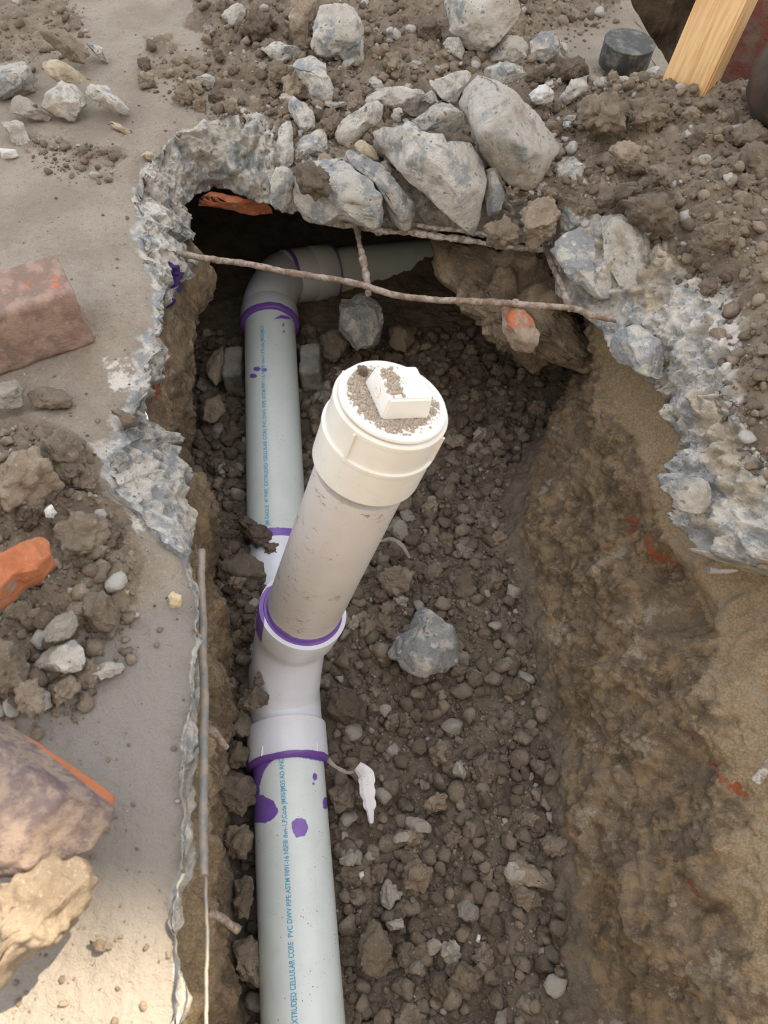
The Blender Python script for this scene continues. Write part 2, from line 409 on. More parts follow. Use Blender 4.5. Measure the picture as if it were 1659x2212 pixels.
t = NT('yard_earth'); M['yard'] = t.done(soil_col(t, (.22, .18, .14), (.30, .25, .2), (.38, .33, .27)), soil_bump(t))

# ------------------------------------------------------------------ the slab with its broken hole
KT = [((365, 3000), (400, 3000)), ((365, 2212), (395, 2212)), ((362, 1960), (392, 1960)), ((385, 1800), (412, 1800)), ((405, 1650), (425, 1650)), ((427, 1500), (438, 1500)),
 ((428, 1400), (434, 1400)), ((418, 1300), (427, 1300)), ((385, 1200), (414, 1185)), ((320, 1135), (416, 1115)), ((262, 1060), (412, 1030)), ((252, 980), (388, 970)),
 ((266, 925), (352, 925)), ((292, 898), (308, 902)), ((312, 865), (320, 875)), ((338, 780), (346, 790)), ((352, 690), (362, 700)), ((350, 620), (396, 645)),
 ((332, 560), (412, 570)), ((318, 500), (414, 500)), ((290, 410), (400, 452)), ((310, 360), (415, 422)), ((400, 285), (465, 415)), ((500, 245), (525, 424)),
 ((568, 262), (580, 448)), ((615, 318), (645, 470)), ((700, 350), (720, 488)), ((800, 350), (840, 498)), ((900, 350), (950, 505)), ((1050, 400), (1080, 520)),
 ((1180, 430), (1185, 540)), ((1290, 460), (1212, 640)), ((1430, 530), (1300, 728)), ((1560, 640), (1370, 790)), ((1590, 760), (1436, 850)), ((1575, 880), (1448, 930)),
 ((1640, 980), (1475, 975)), ((1690, 1060), (1415, 1035)), ((1750, 1150), (1448, 1120)), ((1800, 1240), (1495, 1195)), ((1850, 1330), (1600, 1228)), ((1950, 1450), (1700, 1262)), ((2050, 1600), (1850, 1450))]
OUT = [(-1.9, -.9), (-1.9, -.2), (-1.9, .0), (-1.9, .15), (-1.9, .3), (-1.9, .45), (-1.9, .55), (-1.9, .65), (-1.9, .75), (-1.9, .85), (-1.9, .98), (-1.9, 1.1),
 (-1.9, 1.2), (-1.9, 1.3), (-1.9, 1.4), (-1.9, 1.55), (-1.9, 1.7), (-1.9, 1.85), (-1.9, 2.05), (-1.9, 2.4), (-1.9, 2.9), (-1.3, 2.9), (-.9, 2.9), (-.6, 2.9),
 (-.42, 2.9), (-.3, 2.9), (-.1, 2.9), (.05, 2.9), (.2, 2.9), (.38, 2.6), (.52, 1.9), (.56, 1.52), (.70, 1.30), (1.1, 1.25), (2.2, 1.22), (2.2, 1.05),
 (2.2, .9), (2.2, .75), (2.2, .6), (2.2, .45), (2.2, .3), (2.2, .15), (2.2, .0)]
ZB = -.11
kt = np.array([atz(a[0], a[1], 0) for a, b in KT]); kb = np.array([atz(b[0], b[1], ZB) for a, b in KT])
kt[0] = (-.20, -.9, 0); kb[0] = (-.205, -.9, ZB)
ko = np.array([(x, y, 0) for x, y in OUT])
kt = np.vstack([kt, (.62, -.9, 0)]); kb = np.vstack([kb, (.52, -.9, ZB)]); ko = np.vstack([ko, (2.2, -.9, 0)])
L = np.linalg.norm(np.diff((kt + kb) / 2, axis=0), axis=1) + .002; cum = np.concatenate([[0], np.cumsum(L)])
vis = (kt[:, 1] > -.1)
NS = 1000
S = np.interp(np.linspace(0, 1, NS), [0, .04, .97, 1], [0, cum[1] - .03, cum[-2] , cum[-1]])
ip = lambda K: np.stack([np.interp(S, cum, K[:, i]) for i in range(3)], 1)
Tc, Bc, Oc = ip(kt), ip(kb), ip(ko)
od_ = (Tc - Oc) * np.array([1, 1, 0]); od_ /= np.linalg.norm(od_, axis=1)[:, None]
qm = np.clip((Tc[:, 1] - .38) / .15, .45, 1); qm = np.where(Tc[:, 0] > 0, 1, qm)           # the near left lip is cut cleaner
Tc += od_ * (fbm(Tc * np.array([1, 1, 0]), 22, 4, 5) * .030 * qm)[:, None]; Bc += od_ * (fbm(Bc * np.array([1, 1, 0]), 26, 4, 25) * .032 * qm)[:, None]; Bc[:, 2] += fbm(Bc, 26, 4, 45) * .012
NTOP, NF, NU = 230, 56, 36
prof = []; brk0 = []
a = 2.4
for i in range(NTOP):
    g = (math.exp(a * (1 - i / NTOP)) - 1) / (math.exp(a) - 1); prof.append(Tc + (Oc - Tc) * g); brk0.append(0)
for i in range(NF + 1):
    tt = i / NF; p = Tc * (1 - tt) + Bc * tt; p[:, 2] += ZB * 0 + .018 * math.sin(math.pi * tt) ; prof.append(p); brk0.append(1)
for i in range(1, NU + 1):
    g = (math.exp(4 * i / NU) - 1) / (math.exp(4) - 1); p = Bc + (Oc - Bc) * g; p[:, 2] = Bc[:, 2] - .004 * i / NU; prof.append(p); brk0.append(.8)
SG = np.stack(prof, 1); NP = SG.shape[1]
V = SG.reshape(-1, 3); seg = np.tile(np.array(brk0), NS); col_i = np.tile(np.arange(NP), NS)
PX = proj(V * np.array([1, 1, 1.0]))
istop = col_i < NTOP
dT = np.linalg.norm(V[:, :2] - np.repeat(Tc[:, :2], NP, 0), axis=1)
SOILP = [[(1225, 215), (1330, 190), (1420, 200), (1470, 170), (1560, 225), (1659, 240), (2400, 200), (2600, 1300), (1760, 1110), (1650, 985), (1590, 900), (1600, 760), (1575, 640), (1480, 560), (1400, 500), (1290, 445), (1235, 480), (1200, 470), (1215, 350), (1180, 300)],
         [(450, 30), (470, -200), (1350, -200), (1330, 20), (1250, 60), (1130, 150), (1000, 150), (1180, 200), (1190, 430), (1060, 470), (1010, 440), (900, 400), (820, 330), (740, 330), (600, 320), (585, 240), (540, 240), (400, 215), (300, 150), (330, 120), (430, 110)],
         [(-400, 930), (90, 925), (185, 965), (195, 1060), (255, 1130), (300, 1230), (255, 1350), (190, 1420), (180, 1500), (100, 1560), (-400, 1600)],
         [(60, 290), (150, 285), (255, 340), (240, 375), (120, 360), (60, 330)], [(-300, -100), (60, -80), (170, 10), (190, 90), (60, 130), (-300, 150)]]
soilm = np.zeros(len(V)); pn_ = 70 * fbm(V, 13, 4, 91)
for k, P in enumerate(SOILP):
    soilm = np.maximum(soilm, sstep(50, -35, poly_sd(PX, P) + pn_) * (.62 if k > 2 else 1))
soilm *= istop | (seg == 1)
soilm = np.where(seg == 1, soilm * np.clip(1 - (col_i - NTOP) / 14, 0, 1), soilm)
MOUND = [(1480, 350, .16, .035), (1620, 480, .16, .045), (1640, 280, .15, .045), (1380, 260, .09, .035), (1640, 800, .12, .03), (1640, 650, .12, .03), (850, 130, .13, .02), (560, 60, .14, .02), (1150, 200, .12, .02),
         (1000, 60, .16, .02), (20, 1060, .09, .045), (-40, 1180, .1, .04), (180, 1260, .06, .012), (20, 1480, .08, .03), (700, 250, .1, .01)]
def mound(V):
    z = np.zeros(len(V))
    for mxp, myp, sg, h in MOUND:
        c = atz(mxp, myp, 0); z += h * np.exp(-((V[:, 0] - c[0]) ** 2 + (V[:, 1] - c[1]) ** 2) / (2 * (sg * .6) ** 2))
    return z
hh = mound(V)
fall = sstep(0, .06, dT)
dz = np.zeros(len(V)); D = np.zeros_like(V)
n1 = fbm(V, 6, 3, 3); n2 = fbm(V, 60, 4, 4); lm = lumps(V, 38, 6); lm2 = lumps(V, 95, 9)
zt = n1 * .004 + n2 * .0022 + soilm * (lm * .022 + lm2 * .009 + .006 + fbm(V, 14, 3, 8) * .014) + hh * np.maximum(fall, .25)
lipn = np.clip(1 - dT / .045, 0, 1) ** 1.5
rg = (chips(V, 26, 11) * .034 + chips(V, 60, 12) * .016 + fbm(V, 90, 4, 13) * .010) * np.repeat(qm, NP)
D[:, 2] += np.where(istop, zt - lipn * (.010 + .004 * n2) + lipn * rg * .5, 0)
am = np.where(istop, 0, np.where(seg == 1, np.clip(1.15 - 0 * seg, 0, 1), np.clip(1 - (col_i - NTOP - NF) / NU, .3, 1)))
outd = (Bc - Oc) * np.array([1, 1, 0]); outd /= np.linalg.norm(outd, axis=1)[:, None]; outd = np.repeat(outd, NP, 0)
tfr = np.clip((col_i - NTOP) / NF, 0, 1)
fz = zt * np.clip(1 - tfr * 3, 0, 1)
D += (outd * .8 + np.array([0, 0, .6])) * (am * (rg + lumps(V, 24, 14) * .014 * np.repeat(qm, NP)))[:, None]
D[:, 2] += np.where(istop, 0, fz * .6)
V2 = V + D
brk = np.where(istop, np.clip(1 - dT / np.clip((.035 + .045 * fbm(V * np.array([1, 1, 0]), 9, 3, 17)) * np.repeat(qm ** 2, NP), .008, 1), 0, 1), .82)
white = np.zeros(len(V))
for p in [[(285, 370), (340, 330), (420, 380), (390, 500), (350, 620), (330, 560), (310, 440)], [(1450, 560), (1600, 660), (1610, 820), (1560, 850), (1500, 740), (1440, 700), (1420, 620)], [(1560, 870), (1640, 930), (1659, 1040), (1600, 960)],
          [(210, 760), (330, 780), (310, 880), (230, 850)], [(230, 1060), (330, 1130), (300, 1190), (230, 1160)]]:
    white = np.maximum(white, .62 * sstep(25, -25, poly_sd(PX, p)))
white = np.maximum(white, .42 * ((seg == 1) & (tfr < .12)))
grey = sstep(120, -120, poly_sd(PX, [(150, 1420), (440, 1250), (440, 2300), (-300, 2300), (-300, 1900)]))
yel = np.zeros(len(V))
for p in [[(1290, 470), (1370, 480), (1480, 560), (1480, 640), (1420, 700), (1350, 660), (1290, 560)], [(1480, 830), (1560, 860), (1680, 1060), (1640, 1120), (1560, 1080), (1500, 960)], [(1530, 1230), (1800, 1120), (1900, 1500), (1640, 1330)]]:
    yel = np.maximum(yel, .75 * sstep(30, -30, poly_sd(PX, p)))
purple = np.maximum(1.0 * sstep(14, -14, poly_sd(PX, [(362, 560), (385, 575), (400, 620), (392, 668), (365, 690), (352, 680), (372, 630)])), 0) * (seg == 1)
F = gridF(NS, NP, False, True)
slab = mk('slab_floor', V2, F, M['slab'], attrs=dict(brk=brk, soil=soilm, white=white, yel=yel, grey=grey, purple=purple))
slab.name = 'floor_slab'; tag(slab, kind='structure', label='broken dusty concrete slab around the trench')
# ------------------------------------------------------------------ trench: walls and floor from one set of cross sections
ST_Y = np.array([-.9, -.05, .2, .35, .47, .6, .74, .85, .95, 1.05, 1.16, 1.24, 1.4, 1.8, 2.5])
ZW = [-.115, -.20, -.32, -.44, -.53]
LX = np.array([[-.24, -.225, -.21, -.20, -.195], [-.235, -.22, -.205, -.2, -.195], [-.245, -.235, -.225, -.225, -.235], [-.255, -.25, -.245, -.25, -.265], [-.27, -.265, -.26, -.27, -.29], [-.29, -.28, -.29, -.30, -.32],
               [-.36, -.33, -.335, -.35, -.36], [-.37, -.34, -.35, -.37, -.385], [-.37, -.34, -.36, -.39, -.42], [-.36, -.335, -.37, -.41, -.43], [-.36, -.325, -.385, -.43, -.45], [-.5, -.48, -.48, -.5, -.5],
               [-.75, -.75, -.75, -.75, -.75], [-.85] * 5, [-.85] * 5])
RX = np.array([[.56, .47, .39, .31, .25], [.54, .46, .385, .30, .235], [.54, .45, .37, .30, .25], [.53, .45, .37, .31, .262], [.50, .45, .37, .305, .25], [.44, .42, .35, .285, .235],
               [.46, .43, .355, .28, .215], [.43, .41, .38, .32, .23], [.385, .39, .385, .35, .27], [.33, .38, .42, .42, .38], [.36, .44, .50, .52, .50], [.5, .55, .55, .5, .48],
               [.75] * 5, [.9] * 5, [.9] * 5])
NY = 640
YS = np.interp(np.linspace(0, 1, NY), [0, .06, .93, 1], [-.9, -.12, 1.5, 2.5])
def ci(x, xp, K): return np.stack([np.interp(x, xp, K[:, i]) for i in range(K.shape[1])], 1)
def smooth1(A, k):
    ker = np.ones(k) / k; return np.stack([np.convolve(np.pad(A[:, i], k // 2, 'edge'), ker, 'same')[k // 2:k // 2 + len(A)] for i in range(A.shape[1])], 1)
LXi = smooth1(ci(YS, ST_Y, LX), 15); RXi = smooth1(ci(YS, ST_Y, RX), 15)
NW, NFL = 110, 190
zs = np.linspace(-.105, -.53, NW)
rows = []
zi = -np.array(ZW)
for j in range(NY):
    xl = np.interp(-zs, zi, LXi[j]); xr = np.interp(-zs, zi, RXi[j])
    left = np.stack([xl, np.full(NW, YS[j]), zs], 1); right = np.stack([xr, np.full(NW, YS[j]), zs], 1)[::-1]
    xf = np.linspace(xl[-1], xr[-1], NFL + 2)[1:-1]
    fl = np.stack([xf, np.full(NFL, YS[j]), np.full(NFL, -.53)], 1)
    rows.append(np.vstack([left, fl, right]))
G = np.array(rows); NC = G.shape[1]
ker = np.ones(9) / 9
for k in (0, 2):
    A = np.pad(G[:, :, k], ((0, 0), (4, 4)), 'edge'); G[:, :, k] = sum(A[:, i:i + NC] for i in range(9)) / 9
FZ = [(-.30, .10, .06, .12, .025), (-.30, .45, .07, .16, .03), (-.285, .58, .05, .09, .055), (-.20, .57, .06, .075, .062), (-.33, .80, .07, .14, .02), (.02, .62, .12, .12, .02), (.20, .35, .07, .3, .03), (.18, .75, .06, .2, .03),
      (.10, .1, .12, .2, .0), (-.27, .67, .05, .05, .03)]
def fzf(x, y):
    z = np.zeros_like(x)
    for cx, cy, sx, sy, h in FZ: z = z + h * np.exp(-((x - cx) / sx) ** 2 / 2 - ((y - cy) / sy) ** 2 / 2)
    return z
low = sstep(-.40, -.53, G[:, :, 2])
G[:, :, 2] += low * fzf(G[:, :, 0], G[:, :, 1])
du = np.gradient(G, axis=0); dv = np.gradient(G, axis=1); N = np.cross(dv, du); N /= np.maximum(np.linalg.norm(N, axis=2), 1e-9)[:, :, None]
N *= np.sign(N[NY // 2, NC // 2, 2])
V = G.reshape(-1, 3); Nf = N.reshape(-1, 3); lw = low.reshape(-1)
colj = np.tile(np.arange(NC), NY)
PX = proj(V)
wallm = 1 - lw; isR = colj > NW + NFL // 2
Vs = V * np.array([1, 1, .45])                                  # stretched down the wall: dug, smeared earth
disp = lw * (lumps(V, 30, 31) * .020 + lumps(V, 75, 32) * .010 + fbm(V, 130, 3, 33) * .003)
disp += wallm * (fbm(V, 5, 3, 41) * .045 + fbm(Vs, 14, 4, 42) * .030 + chips(V, 22, 43) * .010 + lumps(V, 60, 44) * .011 + fbm(V, 70, 5, 45) * .013)
sand_layer = sstep(-.25, -.17, V[:, 2] + fbm(V, 8, 3, 51) * .03)
disp *= np.where((wallm > .5) & (sand_layer > .5), .55, 1)
fade = 1 - .75 * sstep(-.16, -.105, V[:, 2])
disp *= np.where(wallm > .5, fade, 1)
hol = sstep(30, -45, poly_sd(PX, [(1385, 1225), (1430, 1190), (1490, 1240), (1528, 1320), (1530, 1368), (1480, 1375), (1430, 1345), (1395, 1290)])) * isR
disp -= hol * .055
for cx, cy, rr, am_ in [(1180, 1600, 60, .02), (1230, 1680, 55, .02), (1330, 1480, 70, .02), (1450, 1650, 90, -.02), (1380, 2000, 110, .02), (1560, 1850, 80, .025), (1280, 1250, 60, .02), (1560, 1560, 90, .02), (1290, 1950, 50, -.015), (1150, 1080, 60, .02)]:
    disp += isR * wallm * am_ * np.exp(-((PX[:, 0] - cx) ** 2 + (PX[:, 1] - cy) ** 2) / rr ** 2)
V2 = V + Nf * disp[:, None]
front_right = sstep(150, -230, 130 * fbm(V, 9, 4, 77) + poly_sd(PX, [(1380, 1100), (1700, 1100), (1900, 3000), (1659, 2212), (1620, 2000), (1500, 1700), (1540, 1400), (1440, 1230)])) * isR
sand = np.clip(np.where(isR, np.maximum(sand_layer * .95, front_right * .8), sstep(-.50, -.15, V[:, 2]) * .30 + .08 + .2 * (V[:, 1] < .5)) * wallm + .12 * isR, 0, 1)
sand = np.where(V[:, 1] > 1.0, sand * .3, sand)
brickm = np.zeros(len(V))
for p in [[(1330, 1110), (1352, 1100), (1360, 1140), (1335, 1150)], [(1375, 1150), (1395, 1150), (1410, 1190), (1440, 1215), (1400, 1215)], [(1505, 1620), (1540, 1650), (1600, 1700), (1615, 1725), (1570, 1705)], [(1500, 1900), (1515, 1905), (1530, 1940), (1515, 1935)],
          [(1300, 1175), (1312, 1180), (1310, 1200), (1298, 1195)], [(342, 770), (375, 765), (372, 850), (330, 862), (318, 850)]]:
    brickm = np.maximum(brickm, .85 * sstep(16, -12, poly_sd(PX, p)))
at = dict(sand=sand, floor=lw, brick=brickm * wallm)
def part(name, j0, j1):
    m = j1 - j0; idx = (np.arange(NY)[:, None] * NC + np.arange(j0, j1)[None]).ravel()
    o = mk(name, V2[idx], gridF(NY, m, False, True), M['earth'], attrs={k: v[idx] for k, v in at.items()}); tag(o, kind='structure'); return o
wl_ = part('wall_left', 0, NW + 1); fl_ = part('floor', NW, NW + NFL + 1); wr_ = part('wall_right', NW + NFL, NC)
fl_['label'] = 'brown soil floor of the trench'; wr_['label'] = 'sloping sandy earth wall of the trench'; wl_['label'] = 'earth wall under the left slab edge'
gx, gz = np.meshgrid(np.linspace(-1, 1.05, 80), np.linspace(-.62, -.09, 30), indexing='ij')
Vb = np.stack([gx.ravel(), np.full(gx.size, 2.35), gz.ravel()], 1); Vb[:, 1] += fbm(Vb, 8, 3, 61) * .06
wb = mk('wall_back', Vb, gridF(80, 30), M['earth'], attrs=dict(sand=np.zeros(len(Vb)), floor=np.zeros(len(Vb)), brick=np.zeros(len(Vb)))); tag(wb, kind='structure', label='dark end wall of the hollow under the slab')

# surrounding yard, the second pit behind, the house pair added unseen to shape the light
def boxV(c, s, M3=None):
    c = np.array(c, float); v = np.array([(x, y, z) for x in (-.5, .5) for y in (-.5, .5) for z in (-.5, .5)]) * np.array(s)
    if M3 is not None: v = v @ np.array(M3).T
    return v + c, [(0, 1, 3, 2), (4, 6, 7, 5), (0, 4, 5, 1), (2, 3, 7, 6), (0, 2, 6, 4), (1, 5, 7, 3)]
parts = []
for x0, x1, y0, y1 in [(-9, -1.88, -9, 9), (2.18, 9, -9, 9), (-1.9, 2.2, 2.85, 9), (-1.9, 2.2, -9, -.88)]:
    parts.append(boxV(((x0 + x1) / 2, (y0 + y1) / 2, -.33), (x1 - x0, y1 - y0, .64)))
Vy, Fy = join(parts); yard = mk('ground_yard', Vy, Fy, M['yard'], smooth=False); tag(yard, kind='structure', label='bare earth yard around the slab')
gx, gy = np.meshgrid(np.linspace(.40, 2.3, 150), np.linspace(1.18, 2.95, 140), indexing='ij')
Vp = np.stack([gx.ravel(), gy.ravel(), np.full(gx.size, -.50)], 1)
Vp[:, 2] += lumps(Vp, 14, 71) * .05 + lumps(Vp, 40, 72) * .02 + .22 * sstep(1.6, 1.25, Vp[:, 1])
pit = mk('floor_pit', Vp, gridF(150, 140), M['darkclod']); tag(pit, kind='structure', label='shade-darkened soil bottom of the second pit')  # dark soil colour stands in for the shade down in the pit
gx, gz = np.meshgrid(np.linspace(0, 1, 120), np.linspace(-.56, .0, 40), indexing='ij')
q = np.array([(.30, 2.9), (.40, 2.6), (.52, 1.9), (.56, 1.52), (.70, 1.30), (1.1, 1.25), (2.25, 1.22)]); ql = np.concatenate([[0], np.cumsum(np.linalg.norm(np.diff(q, axis=0), axis=1))]); ql /= ql[-1]
Vp = np.stack([np.interp(gx.ravel(), ql, q[:, 0]), np.interp(gx.ravel(), ql, q[:, 1]), gz.ravel()], 1)
Vp[:, :2] += np.stack([-.02 + .02 * fbm(Vp, 15, 3, 75), -.03 + .02 * fbm(Vp, 15, 3, 76)], 1)
pw = mk('wall_pit', Vp, gridF(120, 40), M['darkclod']); tag(pw, kind='structure', label='shade-darkened earth side of the second pit')  # pit side coloured dark for shade as well
HY = 6.0; HH = (HY - .045) * math.tan(SUN_EL) / math.cos(SUN_AZ)
def blocker_at(cx, cy, wx, wy, h, face, label):  # unseen box added to screen sun and sky light
    hs = empty('blocker', (cx, cy, 0), label, 'blocker')
    Vh, Fh = boxV((0, 0, h / 2 - .1), (wx, wy, h)); mk('wall', Vh, Fh, M['blocker'], hs, False)
    Vh, Fh = boxV((0, 0, h - .1), (wx + .1, wy + .1, .2)); mk('blocker_edge', Vh, Fh, M['wood'], hs, False)
blocker_at(9.2, HY + 2.05, 10.0, 4.0, HH, -1, 'tall added unseen house beyond the yard at the front right')
blocker_at(0, -4.2, 9.0, 3.0, 5.2, 1, 'added unseen house wall behind the photographer')
# ------------------------------------------------------------------ pipes
def prime_attr(V, axis_pts, polys, N=None):
    Q = proj(V); sd_ = np.full(len(V), 60.0)
    for p in polys: sd_ = np.minimum(sd_, poly_sd(Q, p))
    if N is not None:
        view = np.array([0, 0, CAMZ]) - V; facing = (N * view).sum(1) > 0
        sd_ = np.where(facing, sd_, 60.0)
    return sd_
def circ(cx, cy, rx, ry, n=14): return [(cx + rx * math.cos(t), cy + ry * math.sin(t)) for t in np.linspace(0, 2 * math.pi, n, endpoint=False)]
def pipe_mesh(name, path, rad, mat, parent, polys=(), n=300, m=160, bands=()):
    P = spline(path, n) if len(path) > 2 else np.linspace(path[0], path[1], n)
    V, F = tubeV(P, rad, m, True)
    C = np.repeat(P, m, 0); Nn = V - C; Nn /= np.linalg.norm(Nn, axis=1)[:, None]
    sd_ = prime_attr(V, P, polys, Nn)
    Lc = np.concatenate([[0], np.cumsum(np.linalg.norm(np.diff(P, axis=0), axis=1))]); Lr = np.repeat(Lc, m)
    for a0, a1 in bands: sd_ = np.minimum(sd_, np.maximum(a0 - Lr, Lr - a1) * 1400 + 1.5 * fbm(V, 60, 2, 3))
    return mk(name, V, F, mat, parent, attrs=dict(prime=sd_)), P
RP = .0572
zp = -.485
pf0 = atz(655, 2212, zp); pf1 = atz(620, 1600, zp)
dirf = (pf1 - pf0) / np.linalg.norm(pf1 - pf0); dirf[2] = 0; dirf /= np.linalg.norm(dirf)
def alongy(y): return pf0 + dirf * ((y - pf0[1]) / dirf[1])
root = lambda n, c, l, cat: empty(n, tuple(c), l, cat)
def rel(o):                                                    # keep child geometry in world place under an empty
    o.location = -o.parent.location; return o
fp = root('drain_pipe', alongy(-.2) + np.array([0, 0, -RP]), 'pale drain pipe in the front of the trench with violet blobs and blue lettering', 'pipe')
polys = [[(530, 1590), (620, 1570), (712, 1590), (704, 1646), (660, 1638), (620, 1632), (596, 1638), (582, 1650), (570, 1666), (560, 1700), (561, 1718), (545, 1722), (534, 1640)],
         [(540, 1725), (566, 1717), (590, 1730), (602, 1752), (592, 1768), (573, 1778), (540, 1777)],
         [(629, 1777), (639, 1767), (659, 1769), (667, 1789), (659, 1805), (639, 1810), (631, 1793)], circ(680, 1678, 5, 8), circ(677, 1693, 3, 3), circ(703, 1735, 6, 14)]
po, PF = pipe_mesh('pipe_wall', (alongy(-.85), alongy(.37)), RP, M['pipe'], fp, polys, 420, 200); rel(po)
# lettering wrapped round a pipe
def lettering(txt, A, B, phi, h, rad, parent, bold=False):
    cu = bpy.data.curves.new('t', 'FONT'); cu.body = txt; cu.size = 1; cu.offset = .012 if bold else 0.0
    ob = bpy.data.objects.new('t', cu); COL.objects.link(ob)
    bpy.context.view_layer.update()
    me = bpy.data.meshes.new_from_object(ob.evaluated_get(bpy.context.evaluated_depsgraph_get()))
    COL.objects.unlink(ob); bpy.data.objects.remove(ob)
    bm = bmesh.new(); bm.from_mesh(me); bmesh.ops.triangulate(bm, faces=bm.faces)
    X = np.array([v.co[:] for v in bm.verts]); Fc = [tuple(v.index for v in f.verts) for f in bm.faces]; bm.free()
    A = np.array(A); B = np.array(B); ax = B - A; Ln = np.linalg.norm(ax); ax /= Ln
    x = (X[:, 0] - X[:, 0].min()) / (X[:, 0].max() - X[:, 0].min()) * Ln
    y = (X[:, 1] / .7) * h
    u = np.cross(ax, [0, 0, 1.0]); u /= np.linalg.norm(u); w_ = np.cross(u, ax)     # u to the right, w up
    ang = phi + y / rad
    V = A + x[:, None] * ax + (rad + .00045) * (np.sin(-ang)[:, None] * u + np.cos(ang)[:, None] * w_)
    o = mk('printed_lettering', V, Fc, M['ink'], parent, False); rel(o); return o
def phi_at(px, py, C, ax):                                     # angle of surface point under the pixel (left of crown positive)
    best = None
    u = np.cross(ax, [0, 0, 1.0]); u /= np.linalg.norm(u); w_ = np.cross(u, ax)
    for t in np.linspace(-1.4, 1.4, 281):
        P = C + RP * (math.sin(-t) * u + math.cos(t) * w_)
        q = proj(P[None])[0]; d = abs(q[0] - px)
        if best is None or d < best[0]: best = (d, t)
    return best[1]
def y_for(py, z): return atz(600, py, z)[1]
ph = phi_at(638, 2120, alongy(y_for(2120, -.435)), dirf)
lettering('EXTRUDED CELLULAR CORE', alongy(y_for(2216, -.435)), alongy(y_for(2034, -.435)), ph, .0076, RP, fp, True)
lettering('PVC DWV PIPE ASTM F891-16 NSF\u00ae dwv-1,P,Code JM30/JM35 AD ANC', alongy(y_for(2024, -.435)), alongy(y_for(1640, -.435)), ph, .0070, RP, fp, True)
# wye fitting
yh0, yh1 = y_for(1632, -.425), y_for(1545, -.425)
hubR = .0655
A_ = atd(655, 1318, 1.134); C_ = atd(784, 1018, .886); ax_s = (C_ - A_) / np.linalg.norm(C_ - A_)
wy = root('wye_fitting', alongy(.42) + np.array([0, 0, -.06]), 'white branch fitting joining the front pipe to the upright cleanout pipe', 'pipe fitting')
V1, F1 = lathe(alongy(yh0), dirf, [(0, .0575), (0, .0625), (.0015, hubR), (yh1 - yh0 - .002, hubR), (yh1 - yh0, hubR - .0015), (yh1 - yh0 + .001, .0590), (yh1 - yh0 + .02, .0583)], 128)
o = mk('front_hub', V1, F1, M['fitting'], wy, attrs=dict(prime=np.full(len(V1), 60.))); rel(o)
for t_ in (.55, -.9):                                          # small moulded ribs on the hub
    u = np.cross(dirf, [0, 0, 1.0]); c = alongy(yh0 + .012) + (hubR) * (math.sin(t_ * -1) * u + math.cos(t_) * np.array([0, 0, 1]))
    V1, F1 = boxV(c, (.0016, .016, .003)); o = mk('rib', V1, F1, M['fitting'], wy, False, attrs=dict(prime=np.full(8, 60.))); rel(o)
V1, F1 = lathe(alongy(yh0 - .003), dirf, [(0, .0575), (0, .0628), (.001, .0645), (.004, .0668), (.0075, .0668), (.0085, .0640)], 128)
V1 = V1 + (fbm(V1, 60, 2, 4) * .0012)[:, None] * np.array([0, 1, .5]); o = mk('primer_ring', V1, F1, M['purple'], wy); rel(o)
Sb = A_ - ax_s * .045
g0 = alongy(yh1 - .01)
path = [g0, alongy(yh1 + .02) + np.array([0, 0, .002]), alongy(yh1 + .055) + np.array([.003, 0, .024]), Sb - ax_s * .055 + np.array([0, -.004, 0]), Sb - ax_s * .01, Sb]
P = spline(path, 60); V1, F1 = tubeV(P, .0585, 96)
run = np.linspace(alongy(yh1), atz(600, 1192, zp), 20); V3, F3 = tubeV(run, .0598, 64)
V1, F1 = join([(V1, F1), (V3, F3)]); o = mk('body', V1, F1, M['fitting'], wy, attrs=dict(prime=np.full(len(V1), 60.))); rel(o)
V1, F1 = lathe(Sb - ax_s * .004, ax_s, [(0, .0585), (.001, .0640), (.003, .0660), (.047, .0685), (.050, .0680), (.0505, .0615), (.040, .0590), (.02, .0585)], 128)
polys = [[(553, 1430), (552, 1330), (560, 1290), (575, 1270), (590, 1262), (580, 1290), (572, 1330), (566, 1380), (560, 1425)]]
o = mk('branch_hub', V1, F1, M['fitting'], wy, attrs=dict(prime=prime_attr(V1, None, polys))); rel(o)
# cleanout stand
cs = root('cleanout_pipe', A_, 'grey beige upright cleanout pipe leaning right with brown scuffs', 'pipe')
ends = A_ - ax_s * .02; s_top = .395
polys = [circ(709, 1026, 3.5, 10), circ(716, 1022, 3, 8)]
top_p = A_ + ax_s * .33
P = np.linspace(ends, top_p, 200); V1, F1 = tubeV(P, RP, 160)
Lr = np.repeat(np.linalg.norm(P - ends, axis=1), 160)
sdv = np.minimum(prime_attr(V1, P, polys), (Lr - .0345 - fbm(V1, 25, 3, 9) * .006) * 1400)
o = mk('pipe_wall', V1, F1, M['stand'], cs, attrs=dict(prime=sdv)); rel(o)
V1, F1 = lathe(A_ + ax_s * .0005, ax_s, [(0, .0580), (0, .0612), (.0015, .0612), (.0025, .0575)], 96)
V1 = V1 + (fbm(V1, 50, 2, 4) * .001)[:, None]; o = mk('glue_ring', V1, F1, M['purple'], cs); rel(o)
